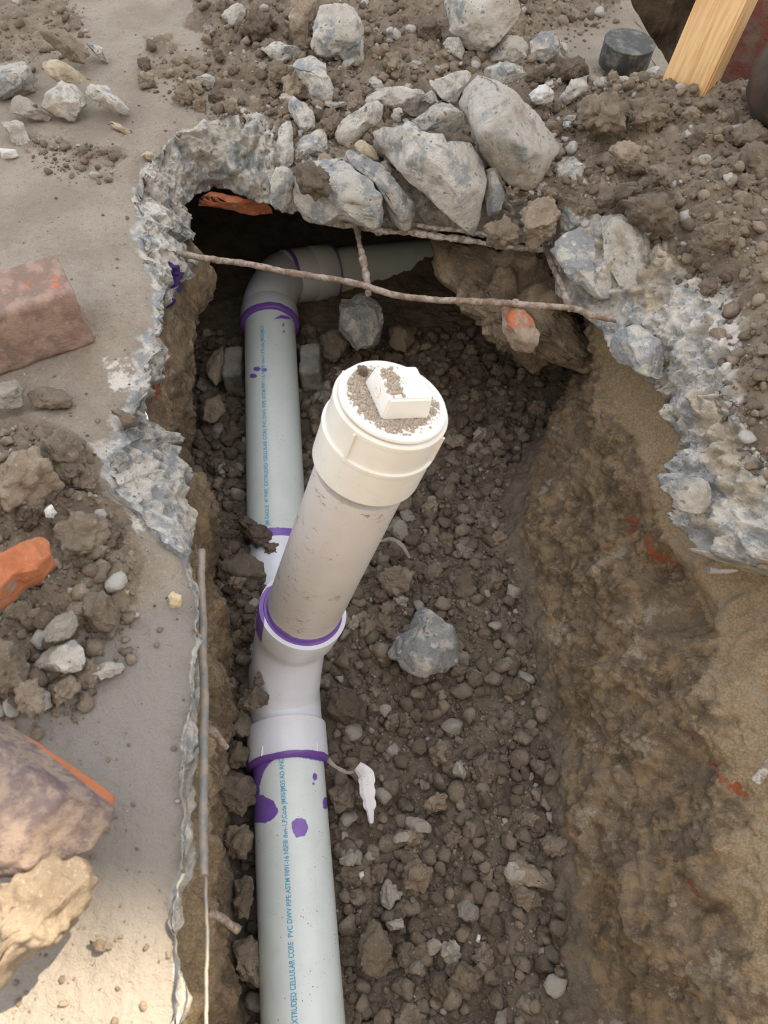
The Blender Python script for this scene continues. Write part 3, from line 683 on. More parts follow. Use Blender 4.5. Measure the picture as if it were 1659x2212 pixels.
# adapter and plug: find where the axis meets the photo rows
def s_for(py):
    ss = np.linspace(.1, .6, 1001); Q = proj(A_ + ss[:, None] * ax_s); return ss[np.argmin(abs(Q[:, 1] - py))]
sT = s_for(872); sB = s_for(1000)
ca = root('cleanout_adapter', A_ + ax_s * sB, 'cream threaded adapter collar on top of the upright cleanout pipe', 'pipe fitting')
h = sT - sB
pr = [(0, .0575), (.0, .0625), (.002, .0660), (h * .52, .0665), (h * .535, .0680), (h * .575, .0680), (h * .585, .0652), (h * .93, .0645), (h * .94, .0655), (h * .985, .0655), (h, .0645), (h, .0590), (h * .8, .0585)]
V1, F1 = lathe(A_ + ax_s * sB, ax_s, pr, 160); o = mk('collar', V1, F1, M['cap'], ca, attrs=dict(prime=np.full(len(V1), 60.))); rel(o)
u0 = np.array([0, -1.0, 0]); u0 -= ax_s * (u0 @ ax_s); u0 /= np.linalg.norm(u0); v0 = np.cross(ax_s, u0)
def orient(Mx, c, V): return V @ Mx.T + c
for ang in (-38, 62, 170, -128):
    d = math.cos(R(ang)) * u0 + math.sin(R(ang)) * v0; tt = np.cross(ax_s, d)
    V1, F1 = boxV((0, 0, 0), (.0055, .003, h * .36)); Mx = np.stack([d, tt, ax_s], 1)
    o = mk('rib', orient(Mx, A_ + ax_s * (sB + h * .77) + d * .0655, V1), F1, M['cap'], ca, False, attrs=dict(prime=np.full(8, 60.))); rel(o)
pg = root('cleanout_plug', A_ + ax_s * sT, 'ivory screw plug with a square head closing the cleanout adapter, dusted with grit', 'plug')
pr = [(-.02, .0570), (.001, .0575), (.002, .0605), (.0045, .0612), (.0065, .0605), (.0066, .0570), (.0072, .0565), (.0074, .0535), (.0062, .0525), (.0060, .0)]
V1, F1 = lathe(A_ + ax_s * sT, ax_s, pr, 160); o = mk('disc', V1, F1[:-1], M['plug'], pg, attrs=dict(prime=np.full(len(V1), 60.))); rel(o)
pT = A_ + ax_s * (sT + .006)
# square head: corners placed by the way the head is turned in the photo
hang = R(18)
hd = math.cos(hang) * u0 + math.sin(hang) * v0; ht = np.cross(ax_s, hd)
bm = bmesh.new(); bmesh.ops.create_cube(bm, size=1)
for v in bm.verts:
    k = .0285 if v.co.z < 0 else .0250
    v.co.x *= 2 * k; v.co.y *= 2 * k; v.co.z = 0 if v.co.z < 0 else .027
bmesh.ops.bevel(bm, geom=bm.edges[:] + bm.verts[:], offset=.0022, segments=3, affect='EDGES')
Vv = np.array([v.co[:] for v in bm.verts]); Fv = [tuple(v.index for v in f.verts) for f in bm.faces]; bm.free()
Mx = np.stack([hd, ht, ax_s], 1); rr_ = ray(873, 826); pc_ = pT + ax_s * .027; tt_ = ((pc_ - np.array([0, 0, CAMZ])) @ ax_s) / (rr_ @ ax_s)
hc = np.array([0, 0, CAMZ]) + tt_ * rr_ - ax_s * .027
head = mk('square_head', orient(Mx, hc, Vv), Fv, M['plug'], pg, False, attrs=dict(prime=np.full(len(Vv), 60.))); rel(head)
for dvec, off, nrm in [(None, hc + ax_s * .0272 + hd * .002 - ht * .004, ax_s), (None, hc + ax_s * .014 - ht * .0272, -ht), (None, hc + ax_s * .014 + hd * .0287, hd)][:2]:
    V1, F1 = lathe(off - nrm * .0006, nrm, [(0, .0062), (.0012, .0058), (.0014, .0050), (.0006, .0046), (.0005, .0005)], 40, ref=(1, .3, .2))
    o = mk('moulded_ring', V1, F1, M['plug'], head, attrs=dict(prime=np.full(len(V1), 60.))); o.location = (0, 0, 0)

# rear run
r0 = atz(600, 1200, zp); r1 = atd(583, 705, 1.69)
rp = root('drain_pipe', (r0 + r1) / 2, 'pale grey drain pipe running back under the slab behind the cleanout', 'pipe')
dr = (r1 - r0) / np.linalg.norm(r1 - r0)
polys = [circ(555, 797, 8, 5), circ(571, 799, 6, 4), circ(547, 812, 8, 5), [(590, 690), (607, 680), (625, 684), (628, 690), (608, 688)], circ(612, 702, 2, 4), circ(613, 716, 2, 3)]
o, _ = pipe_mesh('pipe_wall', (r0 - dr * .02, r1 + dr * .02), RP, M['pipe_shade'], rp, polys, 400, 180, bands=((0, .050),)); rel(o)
ph2 = phi_at(575, 900, (r0 + r1) / 2, dr)
def on_rear(py):
    ss = np.linspace(0, 1, 800); Q = proj(r0 + ss[:, None] * (r1 - r0) + np.array([0, 0, RP])); return r0 + ss[np.argmin(abs(Q[:, 1] - py))] * (r1 - r0)
lettering('JM EAGLE  4" PIPE  EXTRUDED CELLULAR CORE PVC DWV PIPE ASTM F891-16 NSF\u00ae dwv-1,P,Code JM30/JM35', on_rear(1130), on_rear(700), ph2, .0075, RP, rp, True)
def ell_hub(a, axis, ln, parent, ring=True, r=.066, name='hub'):
    V1, F1 = lathe(a, axis, [(0, .0575), (0, .064), (.0015, r), (ln - .004, r), (ln, .064), (ln + .004, .0605)], 96)
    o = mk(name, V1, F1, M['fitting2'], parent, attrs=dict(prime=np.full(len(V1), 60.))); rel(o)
    if ring:
        V1, F1 = lathe(a - axis * .004, axis, [(0, .0575), (0, .0635), (.002, .066), (.007, .0672), (.012, .0672), (.0135, .065)], 96)
        V1 = V1 + (fbm(V1, 40, 2, 4) * .0015)[:, None]; o = mk('primer_ring', V1, F1, M['purple'], parent); rel(o)
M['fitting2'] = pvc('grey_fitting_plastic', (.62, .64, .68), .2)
e2 = atd(712, 588, 1.88); e3 = atd(965, 560, 2.04)
de = (e3 - e2) / np.linalg.norm(e3 - e2)
el = root('elbow_fitting', r1 + np.array([0, 0, -.06]), 'grey white elbow turning the rear pipe to the right under the slab', 'pipe fitting')
ell_hub(r1, dr, .045, el, name='lower_hub')
mid = e2 - de * .125
P = spline([r1 + dr * .03, r1 + dr * .07, mid * .55 + (r1 + dr * .10) * .45, mid, mid + de * .02], 40)
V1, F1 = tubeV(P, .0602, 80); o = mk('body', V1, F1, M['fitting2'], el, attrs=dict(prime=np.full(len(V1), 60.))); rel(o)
el2 = root('elbow_fitting', e2 + np.array([0, 0, -.06]), 'grey white coupling right of the rear elbow with a violet primer ring at its left', 'pipe fitting')
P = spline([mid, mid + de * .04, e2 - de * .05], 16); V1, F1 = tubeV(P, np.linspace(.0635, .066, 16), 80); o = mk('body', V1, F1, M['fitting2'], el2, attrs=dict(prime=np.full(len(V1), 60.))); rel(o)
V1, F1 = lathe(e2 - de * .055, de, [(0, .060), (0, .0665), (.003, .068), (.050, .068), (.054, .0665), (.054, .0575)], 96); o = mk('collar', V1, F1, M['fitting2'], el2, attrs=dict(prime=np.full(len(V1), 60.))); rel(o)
for s0, nm in ((-.118, 'primer_ring'), (-.0005, 'primer_ring')):
    V1, F1 = lathe(e2 + de * s0, de, [(0, .0575), (0, .0655), (.002, .0672), (.009 if s0 < -.1 else .003, .0672), (.010 if s0 < -.1 else .004, .058)], 96)
    V1 = V1 + (fbm(V1, 40, 2, 4) * .0012)[:, None]; o = mk(nm, V1, F1, M['purple'], el2); rel(o)
bp = root('drain_pipe', e3, 'shadowed drain pipe crossing to the right under the far slab edge', 'pipe')
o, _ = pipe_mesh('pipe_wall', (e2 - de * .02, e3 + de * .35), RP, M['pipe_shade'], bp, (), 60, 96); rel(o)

# ------------------------------------------------------------------ rods
def rod(name, pts, r, mat, label, cat='rebar', seed=1, knob=.0, taper=1., group=None):
    P = spline(pts, max(30, int(np.linalg.norm(np.diff(np.array(pts), axis=0), axis=1).sum() / .003)))
    P = P + np.stack([fbm(P, 14, 3, seed), fbm(P, 14, 3, seed + 5), fbm(P, 14, 3, seed + 9)], 1) * .003
    rr = r * (1 + knob * fbm(P, 90, 3, seed + 2)) * np.linspace(1, taper, len(P))
    c = P[0]; V1, F1 = tubeV(P, rr, 18)
    V1 = V1 + (fbm(V1, 250, 2, seed)[:, None]) * .0006
    o = mk(name, V1, F1, mat, origin=c); tag(o, label, cat, group); return o
Z = -.055
rod('rebar', [atz(395, 548, Z), atz(418, 553, Z), atz(520, 570, Z), atz(640, 592, Z), atz(750, 609, Z - .005), atz(800, 622, Z - .012), atz(870, 640, Z - .015), atz(1000, 650, Z - .005), atz(1120, 657, Z), atz(1230, 665, Z), atz(1280, 680, Z), atz(1330, 690, Z)], .0052, M['rebar'], 'long rusty rebar spanning the hole from left slab edge to right slab edge', seed=1, knob=.2)
rod('rebar', [atz(700, 480, Z - .03), atz(840, 497, Z - .035), atz(930, 509, Z - .035), atz(1000, 519, Z - .035), atz(1090, 533, Z - .035), atz(1180, 540, Z - .035), atz(1215, 540, Z - .03)], .0055, M['rebar_pale'], 'pale crusted rebar running under the concrete chunks at the far edge', seed=11, knob=.45)
rod('rebar', [atz(860, 474, Z - .02), atz(900, 484, Z - .02), atz(960, 494, Z - .02), atz(1060, 508, Z - .02)], .004, M['rebar_pale'], 'short thin bar just behind the pale crusted rebar', seed=21, knob=.3)
rod('rebar', [atz(766, 478, Z - .02), atz(772, 500, Z - .03), atz(781, 545, Z - .028), atz(790, 590, Z - .022), atz(795, 634, Z - .018)], .0056, M['rebar'], 'short rusty rebar stub hanging from the far edge across the long bar', seed=31, knob=.7)
rod('rebar', [atz(1180, 535, Z - .03), atz(1190, 565, Z - .02), atz(1210, 610, Z - .01), atz(1233, 668, Z)], .005, M['rebar'], 'short bar joining the two rebars at the right corner of the hole', seed=41, knob=.4)
rod('steel_rod', [atz(434, 1188, -.06), atz(437, 1350, -.055), atz(441, 1550, -.05), atz(440, 1750, -.04), atz(440, 1890, -.035)], .0048, M['rod'], 'smooth dark steel rod lying along the left slab edge', 'rod', seed=51)
rod('steel_wire', [atz(444, 1880, -.04), atz(445, 2000, -.04), atz(447, 2212, -.035), atz(448, 2500, -.03)], .0018, M['rod'], 'thin steel wire continuing towards the camera past the rod end', 'wire', seed=55)
rod('nail', [atz(440, 1572, -.09), atz(462, 1582, -.10), atz(490, 1618, -.115)], .0052, M['rebar'], 'rusty nail sticking out below the left slab edge beside the upper clods', 'nail', seed=61, knob=.25, taper=.7)
rod('nail', [atz(446, 1972, -.09), atz(475, 1985, -.10), atz(512, 2012, -.115)], .005, M['rebar'], 'rusty encrusted nail sticking out low on the left near the wire', 'nail', seed=62, knob=.4, taper=.7)
rod('nail', [atz(340, 768, -.10), atz(350, 790, -.13), atz(358, 815, -.15)], .0045, M['rebar'], 'bent grey nail over the red brick patch under the left slab edge', 'nail', seed=63, knob=.3, taper=.6)
rod('nail', [atz(1442, 845, -.09), atz(1440, 880, -.13), atz(1438, 920, -.17), atz(1424, 942, -.18)], .0055, M['rod'], 'dark bent nail hanging from the right slab edge', 'nail', seed=64, knob=.3, taper=.5)
rod('nail', [atz(1530, 1232, -.085), atz(1560, 1234, -.085), atz(1592, 1233, -.082)], .005, M['rod'], 'dark pointed nail lying under the right slab corner', 'nail', seed=65, knob=.3, taper=.35)
rod('nail', [atz(1636, 1690, -.17), atz(1652, 1665, -.16), atz(1680, 1640, -.15)], .005, M['rebar_pale'], 'pale stick poking out of the sandy wall at the right picture edge', 'stick', seed=66, knob=.4)

# ------------------------------------------------------------------ stones traced one by one
def stone(name, poly, z, mat, label, cat, thick=.6, k=.5, rough=.075, nf=13, sub=5, seed=None, flat=.75, group=None, lump=0., rim=False, sink=.25):
    seed = seed if seed is not None else int(abs(sum(p[0] * 3 + p[1] * 7 for p in poly))) % 9973
    rg_ = np.random.default_rng(seed)
    poly = np.array(poly, float); c2 = poly.mean(0); c = atz(c2[0], c2[1], z)
    tocam = np.array([0, 0, CAMZ]) - c; dist = np.linalg.norm(tocam); tocam /= dist
    n = tocam * k + np.array([0, 0, 1]) * (1 - k); n /= np.linalg.norm(n)
    pts = []
    for p in poly:
        r = ray(p[0], p[1]); t_ = ((c - np.array([0, 0, CAMZ])) @ n) / (r @ n); pts.append(np.array([0, 0, CAMZ]) + t_ * r)
    pts = np.array(pts); u = np.array([1.0, 0, 0]); u -= n * (u @ n); u /= np.linalg.norm(u); v = np.cross(n, u)
    q = np.stack([(pts - c) @ u, (pts - c) @ v], 1)
    V, F = ico(sub)
    th = np.arctan2(V[:, 1], V[:, 0]); d2 = np.stack([np.cos(th), np.sin(th)], 1)
    rad = np.zeros(len(V))
    for i in range(len(q)):
        a, b = q[i], q[(i + 1) % len(q)]; e = b - a
        den = d2[:, 0] * e[1] - d2[:, 1] * e[0]; den = np.where(abs(den) < 1e-9, 1e-9, den)
        tt = (a[0] * e[1] - a[1] * e[0]) / den; ss = (a[0] * d2[:, 1] - a[1] * d2[:, 0]) / den
        ok = (tt > 0) & (ss >= -1e-6) & (ss <= 1 + 1e-6); rad = np.where(ok & (tt > rad), tt, rad)
    size = np.sqrt(max((q[:, 0].max() - q[:, 0].min()) * (q[:, 1].max() - q[:, 1].min()), 1e-6)); mn = min(q[:, 0].max() - q[:, 0].min(), q[:, 1].max() - q[:, 1].min())
    rad = np.where(rad == 0, mn / 2, rad)
    cp = np.sqrt(V[:, 0] ** 2 + V[:, 1] ** 2); T = thick * mn * .62
    P = np.stack([d2[:, 0] * rad * cp ** .5, d2[:, 1] * rad * cp ** .5, T * np.sign(V[:, 2]) * abs(V[:, 2]) ** .8], 1)
    for i in range(nf):
        a = rg_.uniform(0, 2 * np.pi); nz = rg_.uniform(.25, .95) * (1 if i < nf * .7 else -1); rr = math.sqrt(1 - nz * nz)
        nn = np.array([rr * math.cos(a), rr * math.sin(a), nz]); pr_ = P @ nn; dd = pr_.max() * rg_.uniform(.55, .85)
        P = P - np.maximum(pr_ - dd, 0)[:, None] * nn * .97
    tb = ((th + np.pi) / (2 * np.pi) * 60).astype(int) % 60; pr2 = np.sqrt(P[:, 0] ** 2 + P[:, 1] ** 2) / rad
    mxb = np.array([pr2[tb == b_].max() if (tb == b_).any() else 1. for b_ in range(60)]); mxb = (np.roll(mxb, 1) + mxb + np.roll(mxb, -1)) / 3
    fct = np.clip(1 / np.interp((th + np.pi) / (2 * np.pi) * 60 - .5, np.arange(-1, 61), np.r_[mxb[-1], mxb, mxb[0]]), 1, 1.45) * .985
    P = P * np.stack([fct, fct, np.ones_like(fct)], 1)
    Pn = P + rg_.uniform(-50, 50, 3)
    dr_ = P / np.maximum(np.linalg.norm(P, axis=1), 1e-6)[:, None]
    disp = (fbm(Pn, 2.2 / size, 4, seed % 97) * rough + chips(Pn, 5 / size, seed % 89) * rough * .9) * mn + fbm(Pn, 110, 3, 7) * .0018 + chips(Pn, 45, 3) * .0035
    if lump: disp = disp + lumps(Pn, 70, seed % 83) * lump * .012 + lumps(Pn, 3.5 / size, seed % 61) * lump * mn * .18
    P = P + dr_ * disp[:, None]
    W = P[:, :1] * u + P[:, 1:2] * v + P[:, 2:] * n
    base = np.array([0, 0, 0.0])
    at_ = None
    if rim: at_ = dict(rim=np.clip(1.15 - abs(P @ np.array([.55, .83, .0]) / (P @ np.array([.55, .83, 0])).max() - 1.0) * 4, 0, 1))
    o = mk(name, W, F, mat, attrs=at_, origin=None); o.location = c; tag(o, label, cat, group); return o
CC = 'concrete chunk'
def cc(poly, z, label, mat='conc', **kw): return stone('concrete_chunk', poly, z, M[mat], label, CC, **kw)
def cl(poly, z, label, mat='clod', **kw):
    kw.setdefault('lump', .8); kw.setdefault('rough', .10); kw.setdefault('nf', 5); return stone('soil_clod', poly, z, M[mat], label, 'soil clod', **kw)
def st(poly, z, label, mat='pale', **kw): return stone('stone', poly, z, M[mat], label, 'stone', **kw)
# rubble heap at the far edge
cc([(699, -5), (753, -5), (771, 40), (790, 83), (793, 137), (757, 145), (728, 119), (692, 123), (670, 105), (670, 61), (685, 22)], .06, 'tall pointed blue grey concrete chunk standing at the top left of the heap', k=.7)
cc([(950, -40), (1122, -40), (1119, 47), (1100, 72), (1075, 98), (1046, 108), (1021, 98), (974, 69), (970, 43), (956, 22)], .07, 'large cream concrete chunk cut by the top picture edge', 'concdusty', k=.7)
cc([(1030, 158), (1200, 285), (1222, 300), (1195, 350), (1165, 395), (1150, 410), (1105, 395), (1065, 355), (1030, 310), (1015, 270), (1010, 240), (985, 210), (1000, 185)], .06, 'biggest flat cream concrete block tilted at the right of the heap', 'concdusty', k=.55, rough=.03, nf=7, flat=.6)
cc([(818, 241), (847, 246), (876, 282), (902, 307), (956, 318), (963, 340), (1021, 325), (1035, 354), (1045, 391), (1043, 448), (1021, 503), (996, 495), (967, 477), (923, 438), (876, 398), (840, 347), (815, 307), (800, 282)], .02, 'long diagonal grey concrete chunk pointing into the hole in the middle of the heap', k=.6, rough=.05)
cc([(876, 268), (931, 231), (974, 224), (1010, 250), (1010, 271), (992, 286), (920, 282), (880, 275)], .06, 'flat pale concrete chunk resting above the long diagonal chunk', k=.6)
cc([(786, 199), (829, 188), (902, 195), (956, 217), (934, 231), (902, 246), (865, 235), (837, 231), (793, 231)], .035, 'wide low concrete ledge piece below the loose crumbs in the heap', 'concdusty')
cc([(920, 181), (981, 145), (1021, 148), (1007, 181), (981, 217), (960, 221), (923, 199)], .04, 'dusty concrete piece tucked left behind the biggest flat block', 'concdusty')
cc([(735, 257), (793, 231), (833, 203), (837, 231), (808, 271), (786, 278), (761, 307), (728, 311), (726, 289)], .03, 'slanting grey concrete sliver left of the long diagonal chunk', 'concdusty')
cc([(614, 217), (634, 206), (674, 239), (686, 278), (674, 286), (648, 278), (638, 253)], .03, 'small white concrete wedge above the grey lump on the left of the heap')
cc([(601, 253), (623, 244), (634, 289), (634, 347), (625, 369), (598, 344)], .02, 'narrow upright concrete splinter at the left of the heap', k=.7)
cc([(634, 304), (695, 284), (708, 300), (706, 333), (659, 340), (636, 347)], .01, 'blue grey concrete lump right beside the narrow upright splinter', 'concgrey')
cc([(627, 123), (674, 116), (703, 137), (710, 163), (724, 192), (721, 221), (699, 213), (674, 203), (648, 159)], .05, 'cream pointed concrete shard below the tall pointed chunk')
cc([(576, 365), (623, 358), (645, 398), (623, 441), (616, 456), (587, 445), (580, 398)], -.01, 'white concrete piece at the left end of the far edge overhanging the hole', k=.75)
cc([(641, 340), (735, 336), (775, 354), (818, 420), (840, 467), (829, 495), (793, 492), (743, 467), (696, 485), (652, 467), (620, 448), (634, 409)], -.02, 'broad blue grey concrete ledge overhanging the hole with a soil clod on it', k=.75, thick=.5)
cc([(735, 318), (757, 315), (800, 354), (847, 391), (898, 441), (898, 467), (884, 495), (844, 485), (837, 448), (793, 383), (743, 347)], -.015, 'long grey concrete piece between the broad ledge and the diagonal chunk', 'concgrey', k=.7)
cl([(636, 362), (667, 344), (703, 362), (719, 401), (714, 427), (681, 430), (648, 405)], .028, 'brown soil clod stuck on the broad concrete ledge over the hole', thick=.5, k=.75)
st([(761, 307), (793, 304), (822, 333), (808, 347), (786, 340)], .025, 'small rounded tan stone left of the long diagonal chunk', 'tan')
st([(818, 352), (835, 350), (848, 365), (845, 380), (825, 375)], .005, 'small grey stone below the rounded tan stone', 'pale')
cc([(1043, 358), (1082, 353), (1092, 398), (1086, 463), (1054, 467), (1046, 416)], .0, 'upright blocky concrete piece right of the long diagonal chunk', k=.75, rough=.04)
cl([(1052, 488), (1090, 467), (1119, 499), (1115, 530), (1080, 530), (1046, 517)], -.03, 'brown soil clod on the pale rebar below the upright blocky piece', 'dryclod', k=.7)
cl([(1121, 469), (1154, 433), (1201, 433), (1212, 455), (1194, 505), (1165, 527), (1129, 520)], -.015, 'largest tan soil clod above the right end of the pale rebar', 'dryclod', k=.7)
cc([(1075, 83), (1119, 76), (1150, 101), (1155, 134), (1104, 137), (1043, 119)], .03, 'grey concrete piece under the large chunk at the top edge', 'concdusty')
cc([(1045, 140), (1090, 125), (1130, 150), (1140, 175), (1090, 185), (1050, 165)], .03, 'jagged pale concrete piece above the biggest flat block', 'conc')
cc([(1139, 94), (1172, 65), (1201, 79), (1219, 123), (1183, 137), (1150, 126)], .04, 'pointed concrete stump left of the black rubber cap', k=.7)
cc([(1203, 73), (1212, 76), (1228, 110), (1224, 125), (1214, 118)], .035, 'thin tan splinter leaning on the pointed concrete stump', 'concdusty')
st([(1145, 195), (1165, 182), (1194, 191), (1199, 213), (1176, 227), (1148, 217)], .04, 'rounded white stone above the right corner of the biggest block', 'white')
cc([(1204, 217), (1233, 177), (1266, 170), (1269, 195), (1241, 213), (1212, 224)], .035, 'rounded concrete flake right of the white stone', 'conc')
cc([(1270, 172), (1340, 170), (1414, 181), (1421, 195), (1349, 199), (1284, 195)], .035, 'long flat concrete slab lying below the black rubber cap', 'concdusty', thick=.9)
cc([(1345, 202), (1385, 197), (1408, 206), (1407, 217), (1367, 226), (1345, 220)], .025, 'blue grey stone under the long flat slab near the stake', 'concgrey')
cc([(1370, 170), (1407, 144), (1428, 144), (1414, 170), (1385, 177)], .03, 'white angular chip between rubber cap and wooden stake')
cc([(1195, 365), (1240, 335), (1262, 370), (1250, 440), (1228, 450), (1205, 420)], .0, 'cream concrete wedge standing right of the biggest flat block', k=.7)
cc([(895, 210), (930, 195), (955, 215), (930, 225)], .045, 'small pale chip above the flat chunk in the heap centre')
cc([(848, 236), (868, 233), (875, 245), (862, 256), (848, 250)], .04, 'small cream pebble touching the top of the long diagonal chunk')
cl([(915, 285), (960, 288), (1000, 295), (1023, 310), (1010, 325), (970, 338), (950, 320), (905, 305)], .055, 'crumbly soil pat on top of the long diagonal chunk', 'clod', thick=.5)
cl([(750, 205), (775, 198), (785, 220), (775, 242), (755, 238)], .04, 'rusty brown clod left of the wide ledge piece', 'dryclod')
cl([(694, 262), (720, 255), (733, 270), (722, 292), (700, 290)], .02, 'brown clod between the white wedge and the slanting sliver', 'clod')
cl([(1194, 137), (1255, 119), (1277, 144), (1241, 170), (1204, 166)], .045, 'dark brown clod right of the pointed concrete stump', 'darkclod')
cl([(1136, 163), (1179, 144), (1194, 159), (1168, 177), (1139, 177)], .04, 'small dark clod above the rounded white stone', 'darkclod')
cl([(1244, 224), (1284, 206), (1320, 217), (1352, 246), (1342, 285), (1295, 282), (1248, 260)], .06, 'knobbly brown clod left of the wooden stake foot, farther one', 'clod', lump=1.1)
cl([(1356, 231), (1403, 213), (1446, 213), (1464, 235), (1450, 267), (1407, 282), (1363, 274)], .06, 'broad brown clod touching the wooden stake foot', 'clod', lump=1.1)
cl([(1508, 480), (1558, 466), (1594, 495), (1591, 523), (1544, 538), (1511, 513)], .065, 'dark round clod on the earth mound at the right', 'darkclod')
cl([(1342, 440), (1407, 404), (1461, 433), (1472, 473), (1450, 502), (1403, 491), (1360, 466)], .05, 'large flat clod beside the right slab lip', 'clod')
cl([(1320, 310), (1370, 307), (1403, 343), (1396, 368), (1342, 365), (1320, 336)], .05, 'flat tan clod on the mound right of the biggest block', 'dryclod')
cl([(1479, 282), (1522, 271), (1551, 292), (1544, 318), (1497, 310)], .05, 'tan clod just below the wooden stake foot', 'dryclod')
cl([(1403, 361), (1435, 347), (1457, 375), (1450, 394), (1410, 394)], .06, 'small brown clod uphill of the large flat clod', 'clod')
cl([(1540, 253), (1565, 242), (1580, 267), (1565, 285), (1544, 278)], .05, 'clod lying right of the wooden stake foot', 'dryclod')
cl([(1600, 320), (1680, 300), (1700, 390), (1640, 400), (1605, 370)], .07, 'dark earth lump at the right picture edge below the iron pot', 'darkclod')
cl([(1580, 270), (1640, 265), (1660, 300), (1620, 330), (1580, 310)], .06, 'brown earth lump under the iron pot', 'clod')
cl([(1280, 420), (1340, 405), (1385, 395), (1400, 405), (1350, 440), (1290, 450)], .04, 'long low clod along the top of the right slab lip', 'clod')
# right edge of slab
cc([(1180, 545), (1200, 510), (1221, 497), (1263, 484), (1287, 510), (1286, 560), (1318, 598), (1325, 640), (1290, 650), (1255, 625), (1215, 595)], -.04, 'cracked grey concrete block at the right corner of the hole', 'concgrey', k=.7, thick=.5)
cc([(1290, 500), (1297, 463), (1327, 451), (1377, 484), (1440, 522), (1423, 577), (1392, 620), (1350, 625), (1318, 581)], -.012, 'cream concrete block behind the cracked grey block on the right lip', 'concdusty', k=.6, thick=.45)
cc([(1314, 741), (1339, 703), (1381, 695), (1419, 729), (1440, 779), (1428, 821), (1381, 817), (1339, 779)], -.06, 'grey concrete knob hanging on the right slab lip above the bent nail', 'concgrey', k=.65, thick=.5)
cc([(1430, 1050), (1480, 1020), (1530, 1035), (1545, 1080), (1510, 1115), (1455, 1100)], -.04, 'rounded aggregate lump on the right slab corner', 'concdusty', k=.6, thick=.35)
# left gravel and stones
cc([(-30, 134), (43, 130), (83, 159), (69, 188), (29, 199), (-30, 212)], .03, 'white blue concrete chunk at the left picture edge near the top')
st([(83, 123), (119, 123), (163, 145), (199, 166), (174, 177), (137, 181), (101, 155)], .05, 'tan flat stone lying on the left stone pile', 'tan', thick=.5)
cl([(87, 76), (137, 69), (166, 76), (195, 105), (181, 137), (156, 127), (119, 98)], .04, 'long dark brown clod behind the tan flat stone', 'clod', lump=.3)
cc([(90, 184), (123, 177), (174, 188), (188, 217), (177, 253), (148, 257), (105, 239), (83, 224)], .03, 'rounded grey concrete stone in the middle of the left stone pile', 'concdusty')
cc([(177, 181), (203, 181), (231, 181), (250, 203), (275, 224), (280, 250), (264, 250), (217, 221), (181, 203)], .03, 'long concrete sliver at the right end of the left stone pile', 'concdusty')
st([(18, 206), (65, 208), (80, 224), (72, 246), (123, 253), (108, 262), (54, 257), (18, 242)], .02, 'flat brown grey flake below the white blue chunk', 'pale', thick=.5)
cc([(0, 257), (47, 255), (65, 307), (61, 322), (29, 311), (7, 275)], .015, 'pinkish flat concrete piece at the left edge under the flake', 'concdusty', thick=.5)
st([(0, 322), (36, 325), (40, 340), (7, 340), (-5, 332)], .01, 'small white stone at the left edge below the pinkish piece', 'white')
cc([(181, 83), (217, 101), (242, 130), (217, 127), (195, 105)], .02, 'slim blue grey sliver right of the long dark clod', 'concgrey')
st([(217, 253), (253, 264), (268, 278), (297, 286), (275, 293), (253, 280)], .006, 'thin brown flake flat on the slab right of the pile', 'tan', thick=.35, sub=4)
st([(303, 335), (318, 322), (335, 340), (332, 350)], .006, 'small orange tan flake near the broken left lip', 'tan', sub=4)
cc([(481, 18), (506, 0), (532, 14), (524, 47), (499, 58), (477, 36)], .04, 'round white yellow stone near the top left of the heap', 'concdusty')
cl([(532, 25), (564, 18), (586, 40), (579, 83), (550, 87), (528, 61)], .04, 'knobbly brown clod right of the round white yellow stone', 'darkclod')
cl([(630, -10), (677, -10), (685, 22), (667, 54), (663, 94), (634, 80), (623, 36)], .05, 'upright brown clod left of the tall pointed chunk', 'dryclod', lump=.4)
cc([(558, 112), (594, 90), (648, 87), (663, 105), (634, 123), (605, 134), (576, 123)], .025, 'low pale concrete chunk below the upright brown clod', 'conc')
cl([(580, 141), (612, 134), (627, 159), (609, 184), (583, 170)], .03, 'tan clod left of the cream pointed shard, the farther of two', 'dryclod')
cl([(612, 177), (652, 159), (663, 210), (616, 210)], .025, 'tan clod left of the cream pointed shard, the nearer of two', 'dryclod')
cl([(902, 54), (938, 43), (952, 65), (941, 90), (905, 83)], .04, 'orange brown clod left of the large chunk at the top edge', 'darkclod')
cc([(949, 83), (992, 83), (1007, 108), (999, 127), (978, 119)], .03, 'small grey concrete lump below left of the large top chunk', 'conc')
cc([(833, 62), (848, 58), (862, 75), (855, 85), (836, 78)], .03, 'tiny white concrete chip among crumbs in the heap top', 'conc')
cl([(830, 120), (860, 112), (872, 135), (860, 158), (835, 150)], .035, 'round tan clod amid the crumbs above the wide ledge piece', 'dryclod')
cl([(380, 185), (400, 178), (415, 200), (408, 222), (385, 218)], .02, 'brown clod alone on the crumbs above the broken left lip', 'clod')
cc([(420, 165), (445, 155), (465, 170), (460, 188), (430, 182)], .02, 'white chip among crumbs left of the heap', 'conc')
